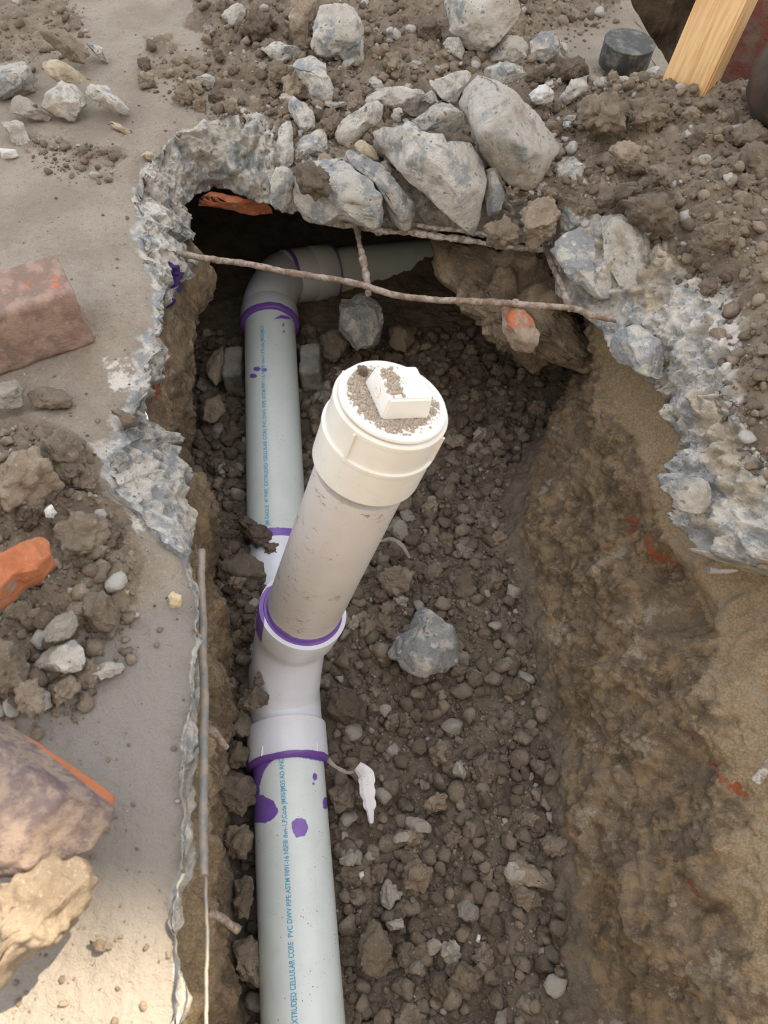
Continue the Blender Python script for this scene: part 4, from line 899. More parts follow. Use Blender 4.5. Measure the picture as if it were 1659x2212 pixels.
# left foreground
st([(-20, 822), (35, 815), (52, 840), (45, 870), (15, 890), (-20, 885)], .03, 'rounded grey stone at the left edge below the dirty brick', 'pale')
cl([(56, 859), (88, 833), (135, 837), (157, 859), (150, 880), (110, 887), (72, 877)], .015, 'cracked flat clod beside the rounded grey stone at left', 'dryclod', lump=.3, thick=.5)
cl([(75, 959), (125, 934), (157, 943), (182, 968), (179, 1015), (138, 1037), (103, 1009)], .05, 'dark crumbly clod on the left earth pile, its right end', 'clod', lump=1.1)
cl([(-30, 1000), (60, 960), (110, 1000), (120, 1060), (60, 1110), (-30, 1090)], .06, 'big earth clod at the left edge above the orange brick', 'dryclod', lump=1.1)
st([(92, 1100), (110, 1090), (124, 1105), (115, 1120), (98, 1118)], .06, 'small bluish stone on the left earth pile', 'white')
cl([(122, 1131), (163, 1112), (219, 1106), (244, 1125), (226, 1163), (200, 1191), (150, 1203), (125, 1169)], .04, 'tan clod just right of the orange brick end', 'dryclod', lump=.8)
cl([(157, 1276), (201, 1269), (238, 1288), (257, 1313), (248, 1351), (226, 1363), (197, 1348), (176, 1307)], .03, 'wedge shaped clod below the tan clod on the left slab', 'dryclod', lump=.5)
st([(251, 1279), (270, 1263), (284, 1276), (273, 1290)], .01, 'small yellow pebble right of the wedge shaped clod', 'yellow')
st([(359, 1288), (373, 1272), (392, 1285), (389, 1310), (364, 1313)], .01, 'larger yellow pebble near the left slab edge', 'yellow')
st([(88, 1373), (113, 1329), (157, 1319), (171, 1332), (160, 1366), (138, 1385), (94, 1388)], .05, 'grey stone with a white broken face on the left earth pile', 'pale')
cc([(66, 1417), (110, 1392), (163, 1382), (185, 1407), (188, 1445), (141, 1455), (78, 1442)], .04, 'lumpy concrete stone below the grey stone with white face', 'concdusty')
cc([(194, 1445), (226, 1426), (270, 1432), (266, 1454), (219, 1470), (197, 1460)], .015, 'small brown grey stone lying alone on the slab', 'concdusty')
cl([(110, 1482), (141, 1467), (176, 1476), (150, 1504), (125, 1527), (107, 1511)], .03, 'tan clod just beyond the big foreground brick', 'dryclod')
cl([(-40, 1400), (30, 1390), (60, 1440), (40, 1500), (-40, 1510)], .06, 'reddish brown lump at the left edge beyond the foreground brick', 'clod')
cl([(40, 1480), (80, 1470), (95, 1520), (70, 1550), (35, 1530)], .05, 'small pale lump right behind the foreground brick', 'dryclod')
stone('brick', [(-90, 1275), (0, 1225), (91, 1161), (110, 1169), (116, 1203), (88, 1238), (41, 1254), (0, 1297), (-90, 1350)], .09, M['brick'], 'bright orange brick end at the left picture edge', 'brick', nf=8, rough=.03, thick=.8, k=.4)
stone('brick', [(-120, 1470), (0, 1545), (80, 1600), (150, 1650), (245, 1712), (243, 1760), (190, 1830), (100, 1880), (0, 1900), (-120, 1900)], .085, M['brick_burnt'], 'burnt brick with an orange edge, blurred in the lower left foreground', 'brick', nf=6, rough=.02, thick=.35, k=.25, rim=True)
cl([(-90, 1930), (40, 1900), (78, 1880), (128, 1838), (189, 1845), (215, 1890), (199, 1937), (162, 1987), (118, 2038), (67, 2058), (20, 2100), (-90, 2220)], .085, 'blurred sunlit tan clod in the lower left corner', 'dryclod', k=.3, lump=.5, thick=.6)
cl([(241, 880), (260, 880), (295, 902), (292, 918), (266, 927), (257, 905)], .008, 'brown soil chip on the slab lip above the aggregate bulge', 'clod', lump=.3, sub=4)
cl([(185, 2030), (205, 2035), (245, 2042), (240, 2056), (200, 2052)], .004, 'small dark dirt crumb on the sunlit slab', 'darkclod', sub=4, thick=.6)
# dirty brick as a worn box
bm = bmesh.new(); bmesh.ops.create_cube(bm, size=1); bmesh.ops.subdivide_edges(bm, edges=bm.edges[:], cuts=40, use_grid_fill=True)
Vb_ = np.array([v.co[:] for v in bm.verts]); Fb_ = [tuple(v.index for v in f.verts) for f in bm.faces]; bm.free()
def worn_box(name, dims, c, ex, label, cat, mat, seed, up=(0, 0, 1), wear=.006):
    dims = np.array(dims); V = Vb_ * dims
    h_ = dims / 2 - wear; cl_ = np.clip(V, -h_, h_); dlt = V - cl_; ln = np.linalg.norm(dlt, axis=1); V = cl_ + dlt / np.maximum(ln, 1e-9)[:, None] * np.minimum(ln, wear)[:, None]
    nrm = V / np.linalg.norm(V, axis=1)[:, None]
    V = V + nrm * (fbm(V + seed, 25, 4, seed) * .004 + np.minimum(chips(V + seed, 30, seed), 0) * .006)[:, None]
    ex = np.array(ex, float); ex /= np.linalg.norm(ex); up = np.array(up, float); up -= ex * (up @ ex); up /= np.linalg.norm(up); ey = np.cross(up, ex)
    o = mk(name, V @ np.stack([ex, ey, up], 0), Fb_, mat); o.location = c; tag(o, label, cat); return o
cb = atz(207, 742, 0); exb = np.array([-.87, -.47, 0]); exb /= np.linalg.norm(exb); eyb = np.array([-exb[1] * -1, 0, 0]); pb = np.array([exb[1], -exb[0], 0]);
if pb[1] < 0: pb = -pb
worn_box('brick', (.21, .088, .092), cb + exb * .105 + pb * .044 + np.array([0, 0, .046]), exb, 'large dirty red brick lying on the left slab at the picture edge', 'brick', M['brick_dirty'], 3)
# inside the trench
zf = -.50
cc([(844, 1371), (882, 1351), (884, 1312), (905, 1310), (945, 1335), (989, 1363), (1001, 1391), (989, 1431), (953, 1463), (901, 1479), (874, 1463), (858, 1431), (840, 1407)], -.46, 'angular blue grey rock on the trench floor right of the fitting', 'concgrey', k=.5)
for pl, z, lb, mt in [
 ([(981, 1232), (1006, 1228), (1032, 1275), (1032, 1308), (1006, 1315), (981, 1282)], -.48, 'tall brown clod against the foot of the right wall', 'clod'),
 ([(822, 1235), (862, 1221), (898, 1239), (883, 1279), (847, 1286), (822, 1275)], -.48, 'large smooth clod behind the blue grey rock', 'clod'),
 ([(714, 1499), (758, 1495), (790, 1518), (786, 1554), (742, 1566), (714, 1538)], -.49, 'large dark clod touching the right side of the front hub', 'darkclod'),
 ([(710, 1709), (754, 1682), (770, 1717), (766, 1741), (726, 1757)], -.50, 'flat clod between the front pipe and the white shard', 'clod'),
 ([(913, 1741), (945, 1711), (971, 1717), (965, 1745), (925, 1757)], -.50, 'slanted tan clod right of the white shard', 'dryclod'),
 ([(774, 2046), (798, 1978), (822, 1994), (846, 2050), (850, 2098), (818, 2114), (782, 2098)], -.49, 'biggest rough clod right of the front pipe near the bottom', 'clod'),
 ([(870, 1879), (897, 1855), (933, 1883), (917, 1931), (877, 1923)], -.50, 'crumbly clod in the middle of the front floor', 'clod'),
 ([(965, 2122), (997, 2078), (1037, 2098), (1033, 2130), (997, 2145)], -.50, 'tan clod below the round pale stone at the bottom', 'dryclod'),
 ([(1103, 1881), (1115, 1858), (1143, 1862), (1191, 1921), (1147, 1917), (1107, 1901)], -.49, 'pointed tan clod at the foot of the right wall, the farther of two', 'dryclod'),
 ([(1107, 1929), (1139, 1913), (1163, 1929), (1159, 1961), (1139, 1969), (1111, 1953)], -.49, 'square tan clod at the foot of the right wall, the nearer of two', 'dryclod'),
 ([(472, 1678), (504, 1662), (551, 1678), (555, 1717), (520, 1765), (480, 1749), (470, 1705)], -.45, 'large lumpy clod left of the violet blobs on the front pipe', 'clod'),
 ([(484, 1614), (508, 1598), (535, 1618), (531, 1654), (508, 1662), (484, 1642)], -.45, 'round clod left of the front hub', 'clod'),
 ([(520, 1495), (547, 1483), (579, 1499), (579, 1515), (543, 1542), (520, 1526)], -.40, 'clod spilling onto the white fitting from the left', 'clod'),
 ([(548, 1462), (562, 1455), (568, 1475), (555, 1485)], -.39, 'little clod perched against the left side of the fitting', 'clod'),
 ([(500, 1102), (536, 1120), (561, 1134), (587, 1156), (583, 1181), (554, 1185), (529, 1156)], -.43, 'dark clod lying over the left edge of the rear pipe end', 'darkclod'),
 ([(470, 1225), (520, 1195), (570, 1215), (580, 1255), (540, 1275), (480, 1270)], -.42, 'wide clod just left of the cleanout pipe', 'clod'),
 ([(490, 1560), (525, 1535), (545, 1560), (530, 1590), (495, 1590)], -.45, 'clod left behind the front hub', 'clod'),
 ([(480, 1800), (530, 1780), (545, 1820), (530, 1860), (485, 1850)], -.46, 'dark clod left of the lettering on the front pipe', 'clod'),
 ([(500, 2040), (545, 2020), (570, 2080), (560, 2130), (520, 2120)], -.47, 'clod squeezed between pipe and left wall near the bottom', 'clod'),
 ([(505, 1900), (545, 1890), (550, 1950), (535, 1985), (510, 1970)], -.46, 'rounded clod beside the left wall above the encrusted nail', 'clod'),
 ([(570, 1180), (600, 1172), (612, 1190), (600, 1200), (575, 1196)], -.43, 'crumb of soil lying on the violet ring of the rear pipe', 'darkclod')]:
    cl(pl, z, lb, mt, lump=.7, thick=.8)
for pl, lb in [([(975, 1654), (997, 1638), (1013, 1658), (1001, 1682), (977, 1674)], 'round pale stone right of the white shard'), ([(870, 1785), (882, 1761), (917, 1769), (941, 1789), (933, 1801), (889, 1797)], 'long pale stone below the slanted tan clod'),
 ([(846, 1813), (862, 1795), (889, 1797), (882, 1817), (854, 1823)], 'angular cream stone just below the long pale stone'), ([(730, 1857), (754, 1833), (774, 1849), (766, 1872), (738, 1870)], 'pale stone beside the lettered pipe, level with the cream stones'),
 ([(985, 1951), (1009, 1941), (1037, 1963), (1033, 1990), (1009, 1994), (989, 1978)], 'largest round pale stone on the front floor'), ([(832, 1994), (870, 1982), (876, 2002), (842, 2014)], 'flat pale stone above the biggest rough clod'),
 ([(885, 2090), (901, 2072), (915, 2086), (905, 2106), (883, 2098)], 'pale knobbly stone right of the biggest rough clod'), ([(923, 2038), (937, 2028), (961, 2038), (937, 2070), (925, 2058)], 'pale triangular stone above the knobbly one'),
 ([(1064, 2225), (1075, 2183), (1099, 2175), (1087, 2225)], 'pale stone cut by the bottom picture edge'), ([(500, 1160), (522, 1156), (534, 1170), (522, 1192), (500, 1188)], 'grey stone left of the rear pipe end'),
 ([(732, 1382), (745, 1360), (755, 1358), (752, 1372), (738, 1384)], 'small white stone right of the branch hub'), ([(835, 1140), (850, 1120), (880, 1130), (882, 1165), (860, 1172)], 'grey stone right of the cleanout pipe in shade'),
 ([(1136, 1673), (1150, 1668), (1156, 1680), (1146, 1690), (1134, 1684)], 'small pale pebble at the foot of the right wall')]:
    st(pl, -.50, lb, 'pale', thick=.9, sub=4)
st([(1028, 2030), (1033, 2018), (1037, 2022), (1034, 2036)], -.505, 'tiny smooth blue grey pebble right of the pale stones', 'white', sub=3)
st([(773, 1890), (783, 1880), (787, 1892), (780, 1900)], -.505, 'tiny bluish pebble near the lettered pipe', 'white', sub=3)
# blocks under the rear pipe
for px_, py_, lb in ((508, 806, 'grey block propping the rear pipe on its left side'), (672, 800, 'grey block propping the rear pipe on its right side')):
    c = atz(px_, py_, -.50); worn_box('support_block', (.042 if px_ < 600 else .046, .09, .085), c, (1, .05, 0), lb, 'block', M['block'], 8, wear=.008)
stone('concrete_chunk', [(735, 640), (800, 625), (830, 680), (820, 745), (770, 760), (730, 710)], -.40, M['concgrey'], 'bluish rock in deep shade under the crossing pipe', CC, k=.7)
for pl, lb in [([(690, 720), (740, 700), (760, 740), (730, 780), (695, 770)], 'dark rock in the hollow right of the rear pipe'), ([(840, 700), (880, 690), (900, 730), (870, 760), (840, 745)], 'dark stone deep in the hollow below the long rebar'), ([(450, 760), (480, 745), (490, 800), (470, 840), (445, 820)], 'dark stone left of the rear pipe in the hollow'),
               ([(430, 860), (470, 850), (490, 890), (460, 920), (430, 900)], 'brown stone left of the rear pipe below the grey block')]:
    st(pl, -.47, lb, 'pale' if 0 else 'dryclod', sub=4)
# hanging earth and brick mass on the right
stone('masonry_lump', [(935, 530), (1000, 528), (1100, 540), (1180, 548), (1215, 620), (1290, 720), (1300, 790), (1230, 800), (1160, 785), (1110, 765), (1060, 725), (1015, 680), (990, 640), (960, 600), (940, 570)], -.20, M['mass'], 'overhanging lump of earth and mortar under the right slab edge', 'masonry', k=.75, thick=.45, lump=1.2, rough=.20, nf=8, sub=6)
stone('brick', [(1075, 650), (1110, 645), (1150, 690), (1170, 720), (1160, 750), (1135, 770), (1105, 750), (1085, 710)], -.085, M['brickmass'], 'broken orange brick set in the overhanging lump', 'brick', k=.8, thick=.35, rough=.05)
stone('brick', [(405, 424), (470, 412), (560, 430), (600, 462), (570, 468), (500, 452), (430, 440)], -.135, M['brick'], 'flat rusty brick under the far left slab edge', 'brick', k=.7, thick=.6, rough=.03)
# white shard and strip
def ribbon(name, pts, wds, thick, mat, label, cat, normal, z_up):
    P = spline(pts, 40); n = np.array(normal, float); n /= np.linalg.norm(n); T = np.gradient(P, axis=0); T /= np.linalg.norm(T, axis=1)[:, None]
    W = np.cross(T, n); W /= np.linalg.norm(W, axis=1)[:, None]; wd = np.interp(np.linspace(0, 1, 40), np.linspace(0, 1, len(wds)), wds)
    wd = wd * (1 + .35 * fbm(P, 90, 2, 3)); rows = []
    for s_, hgt in ((-1, 0), (-.3, z_up), (.5, z_up * .6), (1, -z_up * .3)):
        rows.append(P + W * (s_ * wd)[:, None] + n * hgt)
    top = np.stack(rows, 1); bot = top - n * thick
    ring = np.concatenate([top, bot[:, ::-1]], 1); V1 = ring.reshape(-1, 3); m = ring.shape[1]
    F1 = [tuple(f) for f in gridF(40, m, True)] + [tuple(range(m)), tuple(range(40 * m - 1, 39 * m - 1, -1))]
    o = mk(name, V1, F1, mat, origin=P[0], smooth=False); tag(o, label, cat); return o
zz = -.478
ribbon('plastic_shard', [atz(772, 1655, zz), atz(790, 1675, zz + .006), atz(793, 1705, zz + .004), atz(798, 1735, zz), atz(802, 1778, zz)], [.008, .013, .011, .009, .003], .0025, M['shard'], 'white jagged plastic shard lying on the soil right of the front pipe', 'plastic shard', (0, -.35, .94), .004)
ribbon('pipe_shaving', [atz(703, 1625, zz), atz(712, 1645, zz), atz(730, 1660, zz), atz(752, 1670, zz), atz(764, 1668, zz)], [.002, .003, .0035, .003, .0015], .0035, M['pale'], 'thin curved pale pipe shaving between the front hub and the white shard', 'shaving', (.2, -.5, .8), .002)
ribbon('pipe_shaving', [atz(822, 1170, -.46), atz(845, 1165, -.455), atz(868, 1178, -.455), atz(885, 1205, -.46)], [.002, .004, .004, .002], .004, M['pale'], 'curved pale pipe shaving right of the cleanout pipe in shade', 'shaving', (.2, -.5, .8), .002)

# ------------------------------------------------------------------ things at the top right
# rubber cap
cr = atz(1345, 140, .012)
rc = empty('rubber_cap', tuple(cr), 'black rubber pipe cap standing on the slab at the top right', 'pipe cap')
rr = .0475
V1, F1 = lathe((0, 0, 0), (0.05, -.03, 1), [(0, rr * .98), (.002, rr), (.038, rr), (.041, rr * .985), (.042, rr * .93), (.039, rr * .90), (.034, rr * .86), (.033, rr * .3), (.033, .001)], 96)
mk('cap_body', V1, F1, M['rubber'], rc)
V1, F1 = lathe(np.array([.05, -.03, 1]) * .040, (0.05, -.03, 1), [(0, rr * .93), (0, rr * 1.015), (.002, rr * 1.02), (.003, rr * 1.0), (.003, rr * .93)], 96)
mk('rim', V1, F1, M['rubber'], rc)
V1, F1 = lathe(np.array([.05, -.03, 1]) * .0325, (0.05, -.03, 1), [(0, rr * .8), (.0015, rr * .8), (.002, rr * .55), (.0005, rr * .5), (.0005, rr * .25), (.004, rr * .22), (.004, .001)], 64)
tag(mk('top_disc', V1, F1, M['dustdisc'], rc), 'dusty recessed disc')
# stake
b0 = atd(1462, 240, 1.34); b1 = atd(1574, -10, 1.21); axs = (b1 - b0) / np.linalg.norm(b1 - b0)
bm = bmesh.new(); bmesh.ops.create_cube(bm, size=1)
for v in bm.verts: v.co.x *= .087; v.co.y *= .038; v.co.z = (v.co.z + .5) * 1.3 - .07
bmesh.ops.bevel(bm, geom=[e for e in bm.edges if abs(e.verts[0].co.z - e.verts[1].co.z) > .5], offset=.003, segments=3, affect='EDGES')
bmesh.ops.bisect_plane(bm, geom=bm.verts[:] + bm.edges[:] + bm.faces[:], plane_co=(0, 0, .03), plane_no=(0, 0, 1)); bmesh.ops.bisect_plane(bm, geom=bm.verts[:] + bm.edges[:] + bm.faces[:], plane_co=(0, 0, .09), plane_no=(0, 0, 1))
Vv = np.array([v.co[:] for v in bm.verts]); Fv = [tuple(v.index for v in f.verts) for f in bm.faces]; bm.free()
vw = b0 - np.array([0, 0, CAMZ]); wd_ = np.cross(axs, vw); wd_ /= np.linalg.norm(wd_)
if wd_[0] < 0: wd_ = -wd_
td = np.cross(axs, wd_); a_ = R(-24); wd2 = wd_ * math.cos(a_) + td * math.sin(a_); td2 = np.cross(axs, wd2)
o = mk('wooden_stake', Vv, Fv, M['wood'], smooth=False, attrs=dict(low=np.clip(1 - (Vv[:, 2] + .0) / .09, 0, 1)))
o.matrix_world = Matrix(((wd2[0], td2[0], axs[0], b0[0]), (wd2[1], td2[1], axs[1], b0[1]), (wd2[2], td2[2], axs[2], b0[2]), (0, 0, 0, 1)))
tag(o, 'new pine board stake leaning out of the soil at the top right', 'wooden stake')
# green lid
cg = atz(1545, 224, .015); V1, F1 = lathe((0, 0, 0), (0, 0, 1), [(0, .026), (.001, .028), (.006, .028), (.008, .026), (.0085, .001)], 64); o = mk('green_lid', V1, F1, M['green']); o.location = cg; tag(o, 'dark green round lid half hidden behind the wooden stake', 'lid')
# red masonry, iron pot
worn_box('masonry_block', (.30, .12, .30), atz(1660, 120, -.02) + np.array([.02, .10, -.02]), (1, -.18, 0), 'weathered red painted masonry block behind the wooden stake', 'masonry', M['redwall'], 12, wear=.015)
ci_ = atz(1700, 258, .06)
ip_ = empty('iron_pot', tuple(ci_), 'dark rusty round iron pot at the right picture edge', 'pot')
V1, F1 = lathe((0, 0, 0), (.05, .0, 1), [(0, .05), (.004, .065), (.03, .082), (.07, .088), (.11, .080), (.15, .062), (.16, .06), (.16, .055), (.14, .055), (.10, .07), (.03, .07), (.02, .001)], 80); mk('pot_body', V1, F1, M['iron'], ip_)
V1, F1 = lathe(np.array([.05, 0, 1]) * .156, (.05, 0, 1), [(0, .055), (0, .065), (.004, .067), (.008, .065), (.008, .055)], 80); mk('pot_rim', V1, F1, M['iron'], ip_)

# ------------------------------------------------------------------ loose clods
bpy.context.view_layer.update()
def drop(o, x, y, z0=1.0):
    ok, loc, nn, _ = o.ray_cast((x, y, z0), (0, 0, -1)); return loc.z if ok else None
def clodmesh(sub, seed, lumpy=.3, facet=4):
    rg_ = np.random.default_rng(seed); V, F = ico(sub); V = V * rg_.uniform(.75, 1.2, 3)
    for i in range(facet):
        n = rg_.normal(size=3); n /= np.linalg.norm(n); pr_ = V @ n; V -= np.maximum(pr_ - pr_.max() * rg_.uniform(.6, .85), 0)[:, None] * n
    P = V + seed * 3.3; nn = V / np.linalg.norm(V, axis=1)[:, None]
    V = V + nn * (fbm(P, 1.3, 3, seed) * .38 + (.5 - worley(P, 2.6, seed)) * lumpy + fbm(P, 5, 3, seed) * .22 + chips(P, 4, seed) * .10)[:, None]
    return V * .5, F
protos = []
for s_ in range(10):
    V1, F1 = clodmesh(4, 100 + s_, .34, 9)
    me = bpy.data.meshes.new('soil_clod'); me.vertices.add(len(V1)); me.vertices.foreach_set('co', V1.ravel())
    me.loops.add(F1.size); me.loops.foreach_set('vertex_index', F1.ravel().astype(np.int32)); me.polygons.add(len(F1)); me.polygons.foreach_set('loop_start', np.arange(0, F1.size, 3, dtype=np.int32)); me.polygons.foreach_set('loop_total', np.full(len(F1), 3, dtype=np.int32))
    me.update(calc_edges=True); me.polygons.foreach_set('use_smooth', [True] * len(F1)); me.materials.append(M['clod']); protos.append(me)
small = [clodmesh(2, 200 + s_, .34, 7) for s_ in range(16)]
def rotm(): 
    q = rng.normal(size=4); q /= np.linalg.norm(q); a, b, c, d = q
    return np.array([[a*a+b*b-c*c-d*d, 2*(b*c-a*d), 2*(b*d+a*c)], [2*(b*c+a*d), a*a-b*b+c*c-d*d, 2*(c*d-a*b)], [2*(b*d-a*c), 2*(c*d+a*b), a*a-b*b-c*c+d*d]])
pipes_axes = [(alongy(-.85), alongy(.40)), (r0 - dr * .05, r1), (A_ - ax_s * .1, A_ + ax_s * .3), (e2 - de * .15, e3)]
def near_pipe(p, rad):
    for a, b in pipes_axes:
        d = b - a; t_ = np.clip(((p - a) @ d) / (d @ d), 0, 1)
        if np.linalg.norm(p - a - t_ * d) < RP + .008 + rad * .45: return True
    return False
def scatter(pts, n_ind, nm, names, mats_ind, groupname, stuffname, stufflabel, stuffcat, matsw):
    pts.sort(key=lambda p: -p[3])
    dens = {}
    for k, (x, y, z, s) in enumerate(pts[:n_ind]):
        o = bpy.data.objects.new(nm, protos[int(rng.integers(10))]); COL.objects.link(o)
        o.location = (x, y, z); o.rotation_euler = tuple(rng.uniform(0, 6.28, 3)); o.scale = (s * rng.uniform(.85, 1.2), s, s * rng.uniform(.7, 1))
        mi = rng.choice(len(mats_ind), p=matsw); 
        if mats_ind[mi] != 'clod':
            o.material_slots[0].link = 'OBJECT'; o.material_slots[0].material = M[mats_ind[mi]]
        lab, gr = names(x, y, z, mats_ind[mi], s); tag(o, lab, 'soil clod', gr)
    rest = pts[n_ind:]; Vs = []; Fs = []; off = 0
    for x, y, z, s in rest:
        V1, F1 = small[int(rng.integers(16))]; Vs.append((V1 * s) @ rotm().T * np.array([1, 1, .85]) + (x, y, z)); Fs.append(F1 + off); off += len(V1)
    return np.vstack(Vs), np.vstack(Fs)
t = NT('sandy_grit'); M['grit'] = t.done(t.mix(t.mp(t.noise(900, 2), .4, .6), (.30, .24, .18), (.50, .43, .35)))
t = NT('mixed_crumbs').world(); n = t.t.nodes.new('ShaderNodeNewGeometry'); isl = n.outputs['Random Per Island']
c = soil_col(t, (.17, .135, .103), (.245, .20, .155), (.33, .275, .215)); c = t.hsv(c, t.mp(isl, 0, 1, .75, 1.35)); c = t.mix(t.mp(isl, .93, .95), c, (.42, .385, .34)); M['crumb'] = t.done(c, soil_bump(t))
t = NT('mixed_dry_crumbs').world(); n = t.t.nodes.new('ShaderNodeNewGeometry'); isl = n.outputs['Random Per Island']
c = soil_col(t, (.22, .175, .13), (.31, .25, .19), (.41, .345, .27)); c = t.hsv(c, t.mp(isl, 0, 1, .75, 1.3)); c = t.mix(t.mp(isl, .90, .93), c, (.52, .50, .47)); M['drycrumb'] = t.done(c, soil_bump(t))
# trench floor
pts = []; tries = 0
while len(pts) < 8500 and tries < 60000:
    tries += 1
    y = rng.uniform(-.12, 1.35); x = rng.uniform(-.46, .36)
    big = rng.random(); s = .0045 + .034 * big ** 8 if big < .988 else rng.uniform(.03, .042)
    if y > .95 and s < .007: continue
    xl = np.interp(y, ST_Y, LX[:, 4]); xr = np.interp(y, ST_Y, RX[:, 4])
    if x < xl - .0 or x > xr + .015: continue
    z = drop(fl_, x, y, 0.5)
    if z is None: z = drop(wr_, x, y, -.36) 
    if z is None: continue
    p = np.array([x, y, z + s * .2])
    if near_pipe(p, s): continue
    pts.append((x, y, z + s * .22, s))
TONE = {'clod': 'brown', 'dryclod': 'tan', 'pale': 'pale', 'darkclod': 'dark'}
def namer(marks):
    Q = np.array([[m[0], m[1]] for m in marks], float)
    def f(x, y, z, m, s):
        q = proj(np.array([[x, y, z]]))[0]; d = Q - q; k = int(np.argmin((d ** 2).sum(1))); dx, dy = -d[k]; r_ = math.hypot(dx, dy)
        dirn = ('right of' if dx > 0 else 'left of') if abs(dx) > abs(dy) else ('nearer than' if dy > 0 else 'beyond')
        far = 'close' if r_ < 60 else ('a little way' if r_ < 130 else 'well'); sz = 'bigger' if s > .026 else ('middling' if s > .018 else 'little')
        return f'{sz} {TONE[m]} clod {far} {dirn} the {marks[k][2]}', f'loose clods around the {marks[k][2]}'
    return f
nm_floor = namer([(920, 1390, 'blue grey rock'), (790, 1710, 'white plastic shard'), (1010, 1965, 'round pale floor stone'), (810, 2050, 'roughest floor clod'), (880, 1790, 'long pale stone'), (1000, 1270, 'tall clod by the wall'), (850, 1180, 'curved shaving in shade'),
 (660, 1800, 'lettered front pipe'), (620, 1480, 'white branch fitting'), (640, 1200, 'rear pipe end'), (590, 850, 'rear pipe'), (1140, 1910, 'two wall foot clods'), (1000, 1650, 'round pale stone'), (1080, 2190, 'bottom edge stone'), (740, 1520, 'dark clod at the hub'),
 (1100, 1500, 'foot of the right wall'), (900, 900, 'cleanout cap'), (500, 1700, 'lumpy clod left of the pipe'), (900, 1600, 'open floor centre'), (920, 1900, 'crumbly floor clod')])
V1, F1 = scatter(pts, 125, 'soil_clod', nm_floor, ['clod', 'dryclod', 'pale', 'darkclod'], '', '', '', '', [.55, .18, .14, .13])
o = mk('soil_crumbs', V1, F1, M['crumb']); tag(o, 'loose brown crumbs covering the trench floor', 'soil crumbs', kind='stuff')
# on the slab
regs = [(0, 1500), (1, 2400), (2, 700), (3, 160), (4, 260)]
extra = [[(1180, 130), (1330, 190), (1420, 200), (1300, 260), (1190, 240)], [(640, 200), (900, 150), (1050, 130), (1100, 200), (900, 230), (820, 300), (700, 330), (600, 300)], [(560, 100), (700, 60), (700, 260), (580, 230)]]
pts = []
for ri, cnt in regs + [(5, 260), (6, 420), (7, 300)]:
    poly = SOILP[ri] if ri < 5 else extra[ri - 5]; pa = np.array(poly); got = 0; tr = 0
    x0, x1 = max(pa[:, 0].min(), -60), min(pa[:, 0].max(), 1720); y0, y1 = max(pa[:, 1].min(), -40), min(pa[:, 1].max(), 1700)
    Q = np.stack([rng.uniform(x0, x1, cnt * 6), rng.uniform(y0, y1, cnt * 6)], 1); sdv = poly_sd(Q, poly)
    for q_, s_d in zip(Q, sdv):
        if s_d > rng.exponential(12) - 2: continue
        if got >= cnt: break
        P = atz(q_[0], q_[1], .02); big = rng.random(); s = (.0045 + .026 * big ** 6) * (1 if ri not in (3, 4) else .7)
        z = drop(slab, P[0], P[1])
        if z is None or z < -.03: continue
        pts.append((P[0], P[1], z + s * .18, s)); got += 1
chipP = [(580, 110), (700, 60), (900, 120), (1100, 90), (1240, 150), (1300, 200), (1220, 300), (1240, 400), (1150, 430), (1000, 460), (880, 400), (820, 330), (620, 330), (590, 230)]
cme = []
for s_ in range(6):
    V1, F1 = clodmesh(4, 300 + s_, .06, 14); V1 = V1 * np.array([1.2, .9, .7]); o_ = mk('concrete_chip', V1, F1, M['conc' if s_ % 2 else 'concdusty']); cme.append(o_.data); bpy.data.objects.remove(o_)
MKc = [(900, 340, 'long diagonal chunk'), (1120, 280, 'biggest cream block'), (730, 80, 'tall pointed chunk'), (680, 160, 'cream pointed shard'), (940, 250, 'flat chunk'), (1040, 60, 'large top chunk'), (1170, 210, 'rounded white stone'), (740, 400, 'broad ledge'), (1070, 410, 'upright blocky piece'),
 (870, 210, 'wide ledge piece'), (660, 310, 'blue grey lump'), (1240, 390, 'cream wedge'), (1350, 185, 'long flat slab'), (790, 260, 'slanting sliver')]
Qk = np.array([[m[0], m[1]] for m in MKc], float); ncc = 0
Q = np.stack([rng.uniform(560, 1310, 900), rng.uniform(40, 470, 900)], 1); sdv = poly_sd(Q, chipP)
for q_, s_d in zip(Q, sdv):
    if s_d > 0 or ncc >= 95: continue
    P = atz(q_[0], q_[1], .02); z = drop(slab, P[0], P[1]); s = .012 + .03 * rng.random() ** 2.2
    if z is None or z < -.035: continue
    o = bpy.data.objects.new('concrete_chip', cme[int(rng.integers(6))]); COL.objects.link(o); o.location = (P[0], P[1], z + s * .22); o.rotation_euler = (rng.uniform(-.5, .5), rng.uniform(-.5, .5), rng.uniform(0, 6.28)); o.scale = (s, s * rng.uniform(.7, 1), s * rng.uniform(.7, 1))
    d = q_ - Qk; k = int(np.argmin((d ** 2).sum(1))); dx, dy = d[k]; dirn = ('right of' if dx > 0 else 'left of') if abs(dx) > abs(dy) else ('nearer than' if dy > 0 else 'beyond')
    tag(o, f'{"larger" if s > .03 else ("small" if s > .018 else "tiny")} angular concrete chip {"close" if math.hypot(dx, dy) < 50 else "some way"} {dirn} the {MKc[k][2]}', 'concrete chip', f'concrete chips around the {MKc[k][2]}'); ncc += 1
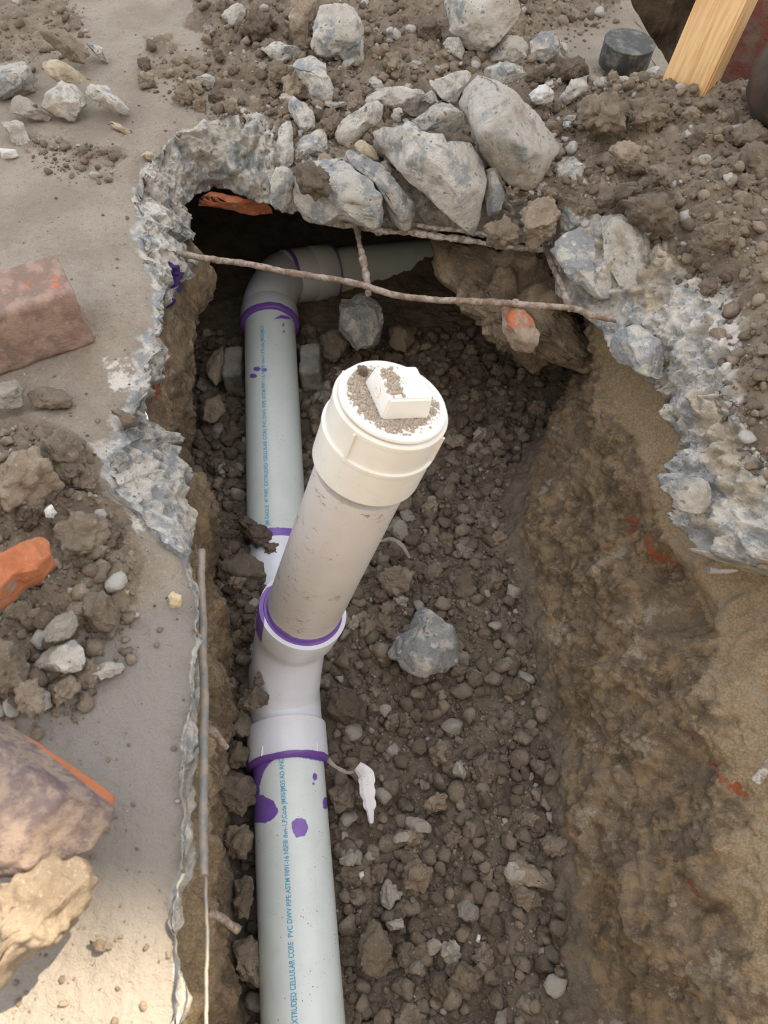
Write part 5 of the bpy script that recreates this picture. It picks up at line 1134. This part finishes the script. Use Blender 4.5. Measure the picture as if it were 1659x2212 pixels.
# sprinkle of fine grit on the clean slab
for _ in range(420):
    P = atz(rng.uniform(0, 430), rng.uniform(60, 2212), 0); z = drop(slab, P[0], P[1]); s = .002 + .006 * rng.random() ** 4
    if z is not None and z > -.02: pts.append((P[0], P[1], z + s * .15, s))
nm_top = namer([(1120, 280, 'biggest cream block'), (730, 80, 'tall pointed chunk'), (1360, 105, 'rubber cap'), (1480, 230, 'wooden stake'), (1400, 460, 'large flat clod'), (1550, 500, 'dark round clod'), (1640, 350, 'earth lump at the right edge'), (1620, 700, 'white crusted slab lip'),
 (1640, 860, 'right slab lip'), (1500, 1060, 'rounded aggregate lump'), (900, 120, 'crumbs atop the heap'), (560, 60, 'knobbly clod'), (420, 180, 'white chip in the crumbs'), (480, 240, 'broken left lip'), (150, 330, 'thin brown flake'), (60, 60, 'gravel patch at top left'),
 (60, 1030, 'big earth clod at left'), (60, 1220, 'orange brick end'), (200, 1310, 'wedge shaped clod'), (120, 1410, 'grey stone with white face'), (1040, 60, 'large cream chunk at top'), (700, 220, 'cream pointed shard'), (1250, 400, 'cream wedge')])
V1, F1 = scatter(pts, 110, 'soil_clod', nm_top, ['clod', 'dryclod', 'pale', 'darkclod'], '', '', '', '', [.42, .36, .12, .10])
o = mk('soil_crumbs', V1, F1, M['drycrumb']); tag(o, 'loose dry crumbs strewn over the slab and the mound', 'soil crumbs', kind='stuff')
# grit on the plug
Vs = []; Fs = []; off = 0
GP = [(757, 840), (760, 812), (785, 795), (812, 800), (795, 830), (843, 908), (925, 895), (938, 868), (938, 885), (915, 912), (880, 930), (835, 930), (790, 897), (765, 865)]
GH = [(818, 800), (838, 792), (860, 815), (868, 850), (855, 855), (838, 835)]
for i in range(9000):
    a1 = rng.uniform(0, 6.28); r_ = .0525 * math.sqrt(rng.random()); q_ = np.array([math.cos(a1), math.sin(a1)]) * r_
    P = pT + u0 * q_[0] + v0 * q_[1]
    inside = max(abs((P - hc) @ hd), abs((P - hc) @ ht)) < .0245
    if inside: P = P + ax_s * .0272
    elif max(abs((P - hc) @ hd), abs((P - hc) @ ht)) < .0285: continue
    s_d = poly_sd(proj(P[None]), GH if inside else GP)[0]
    if rng.random() > (1.0 if s_d < -4 else math.exp(-(s_d + 4) / (5 if inside else 7)) * .6): continue
    if inside and rng.random() < .45: continue
    s = .0009 + .0022 * rng.random() ** 4 + (.003 * rng.random() if rng.random() < .012 and not inside else 0); V1, F1 = ico(1); Vs.append((V1 * s * (1 + .3 * fbm(V1 + i, 2, 1, 3))[:, None]) @ rotm().T + P); Fs.append(F1 + off); off += len(V1)
o = mk('grit', np.vstack(Vs), np.vstack(Fs), M['grit']); tag(o, 'sandy grit scattered on top of the ivory plug', 'grit', kind='stuff')
o = bpy.data.objects.new('soil_clod', protos[3]); COL.objects.link(o); P = pT + (atd(788, 802, .79) - pT); o.location = pT + u0 * (-.030) + v0 * (-.036) + ax_s * .005; o.scale = (.016,) * 3; tag(o, 'small clod resting on the far left rim of the ivory plug', 'soil clod')
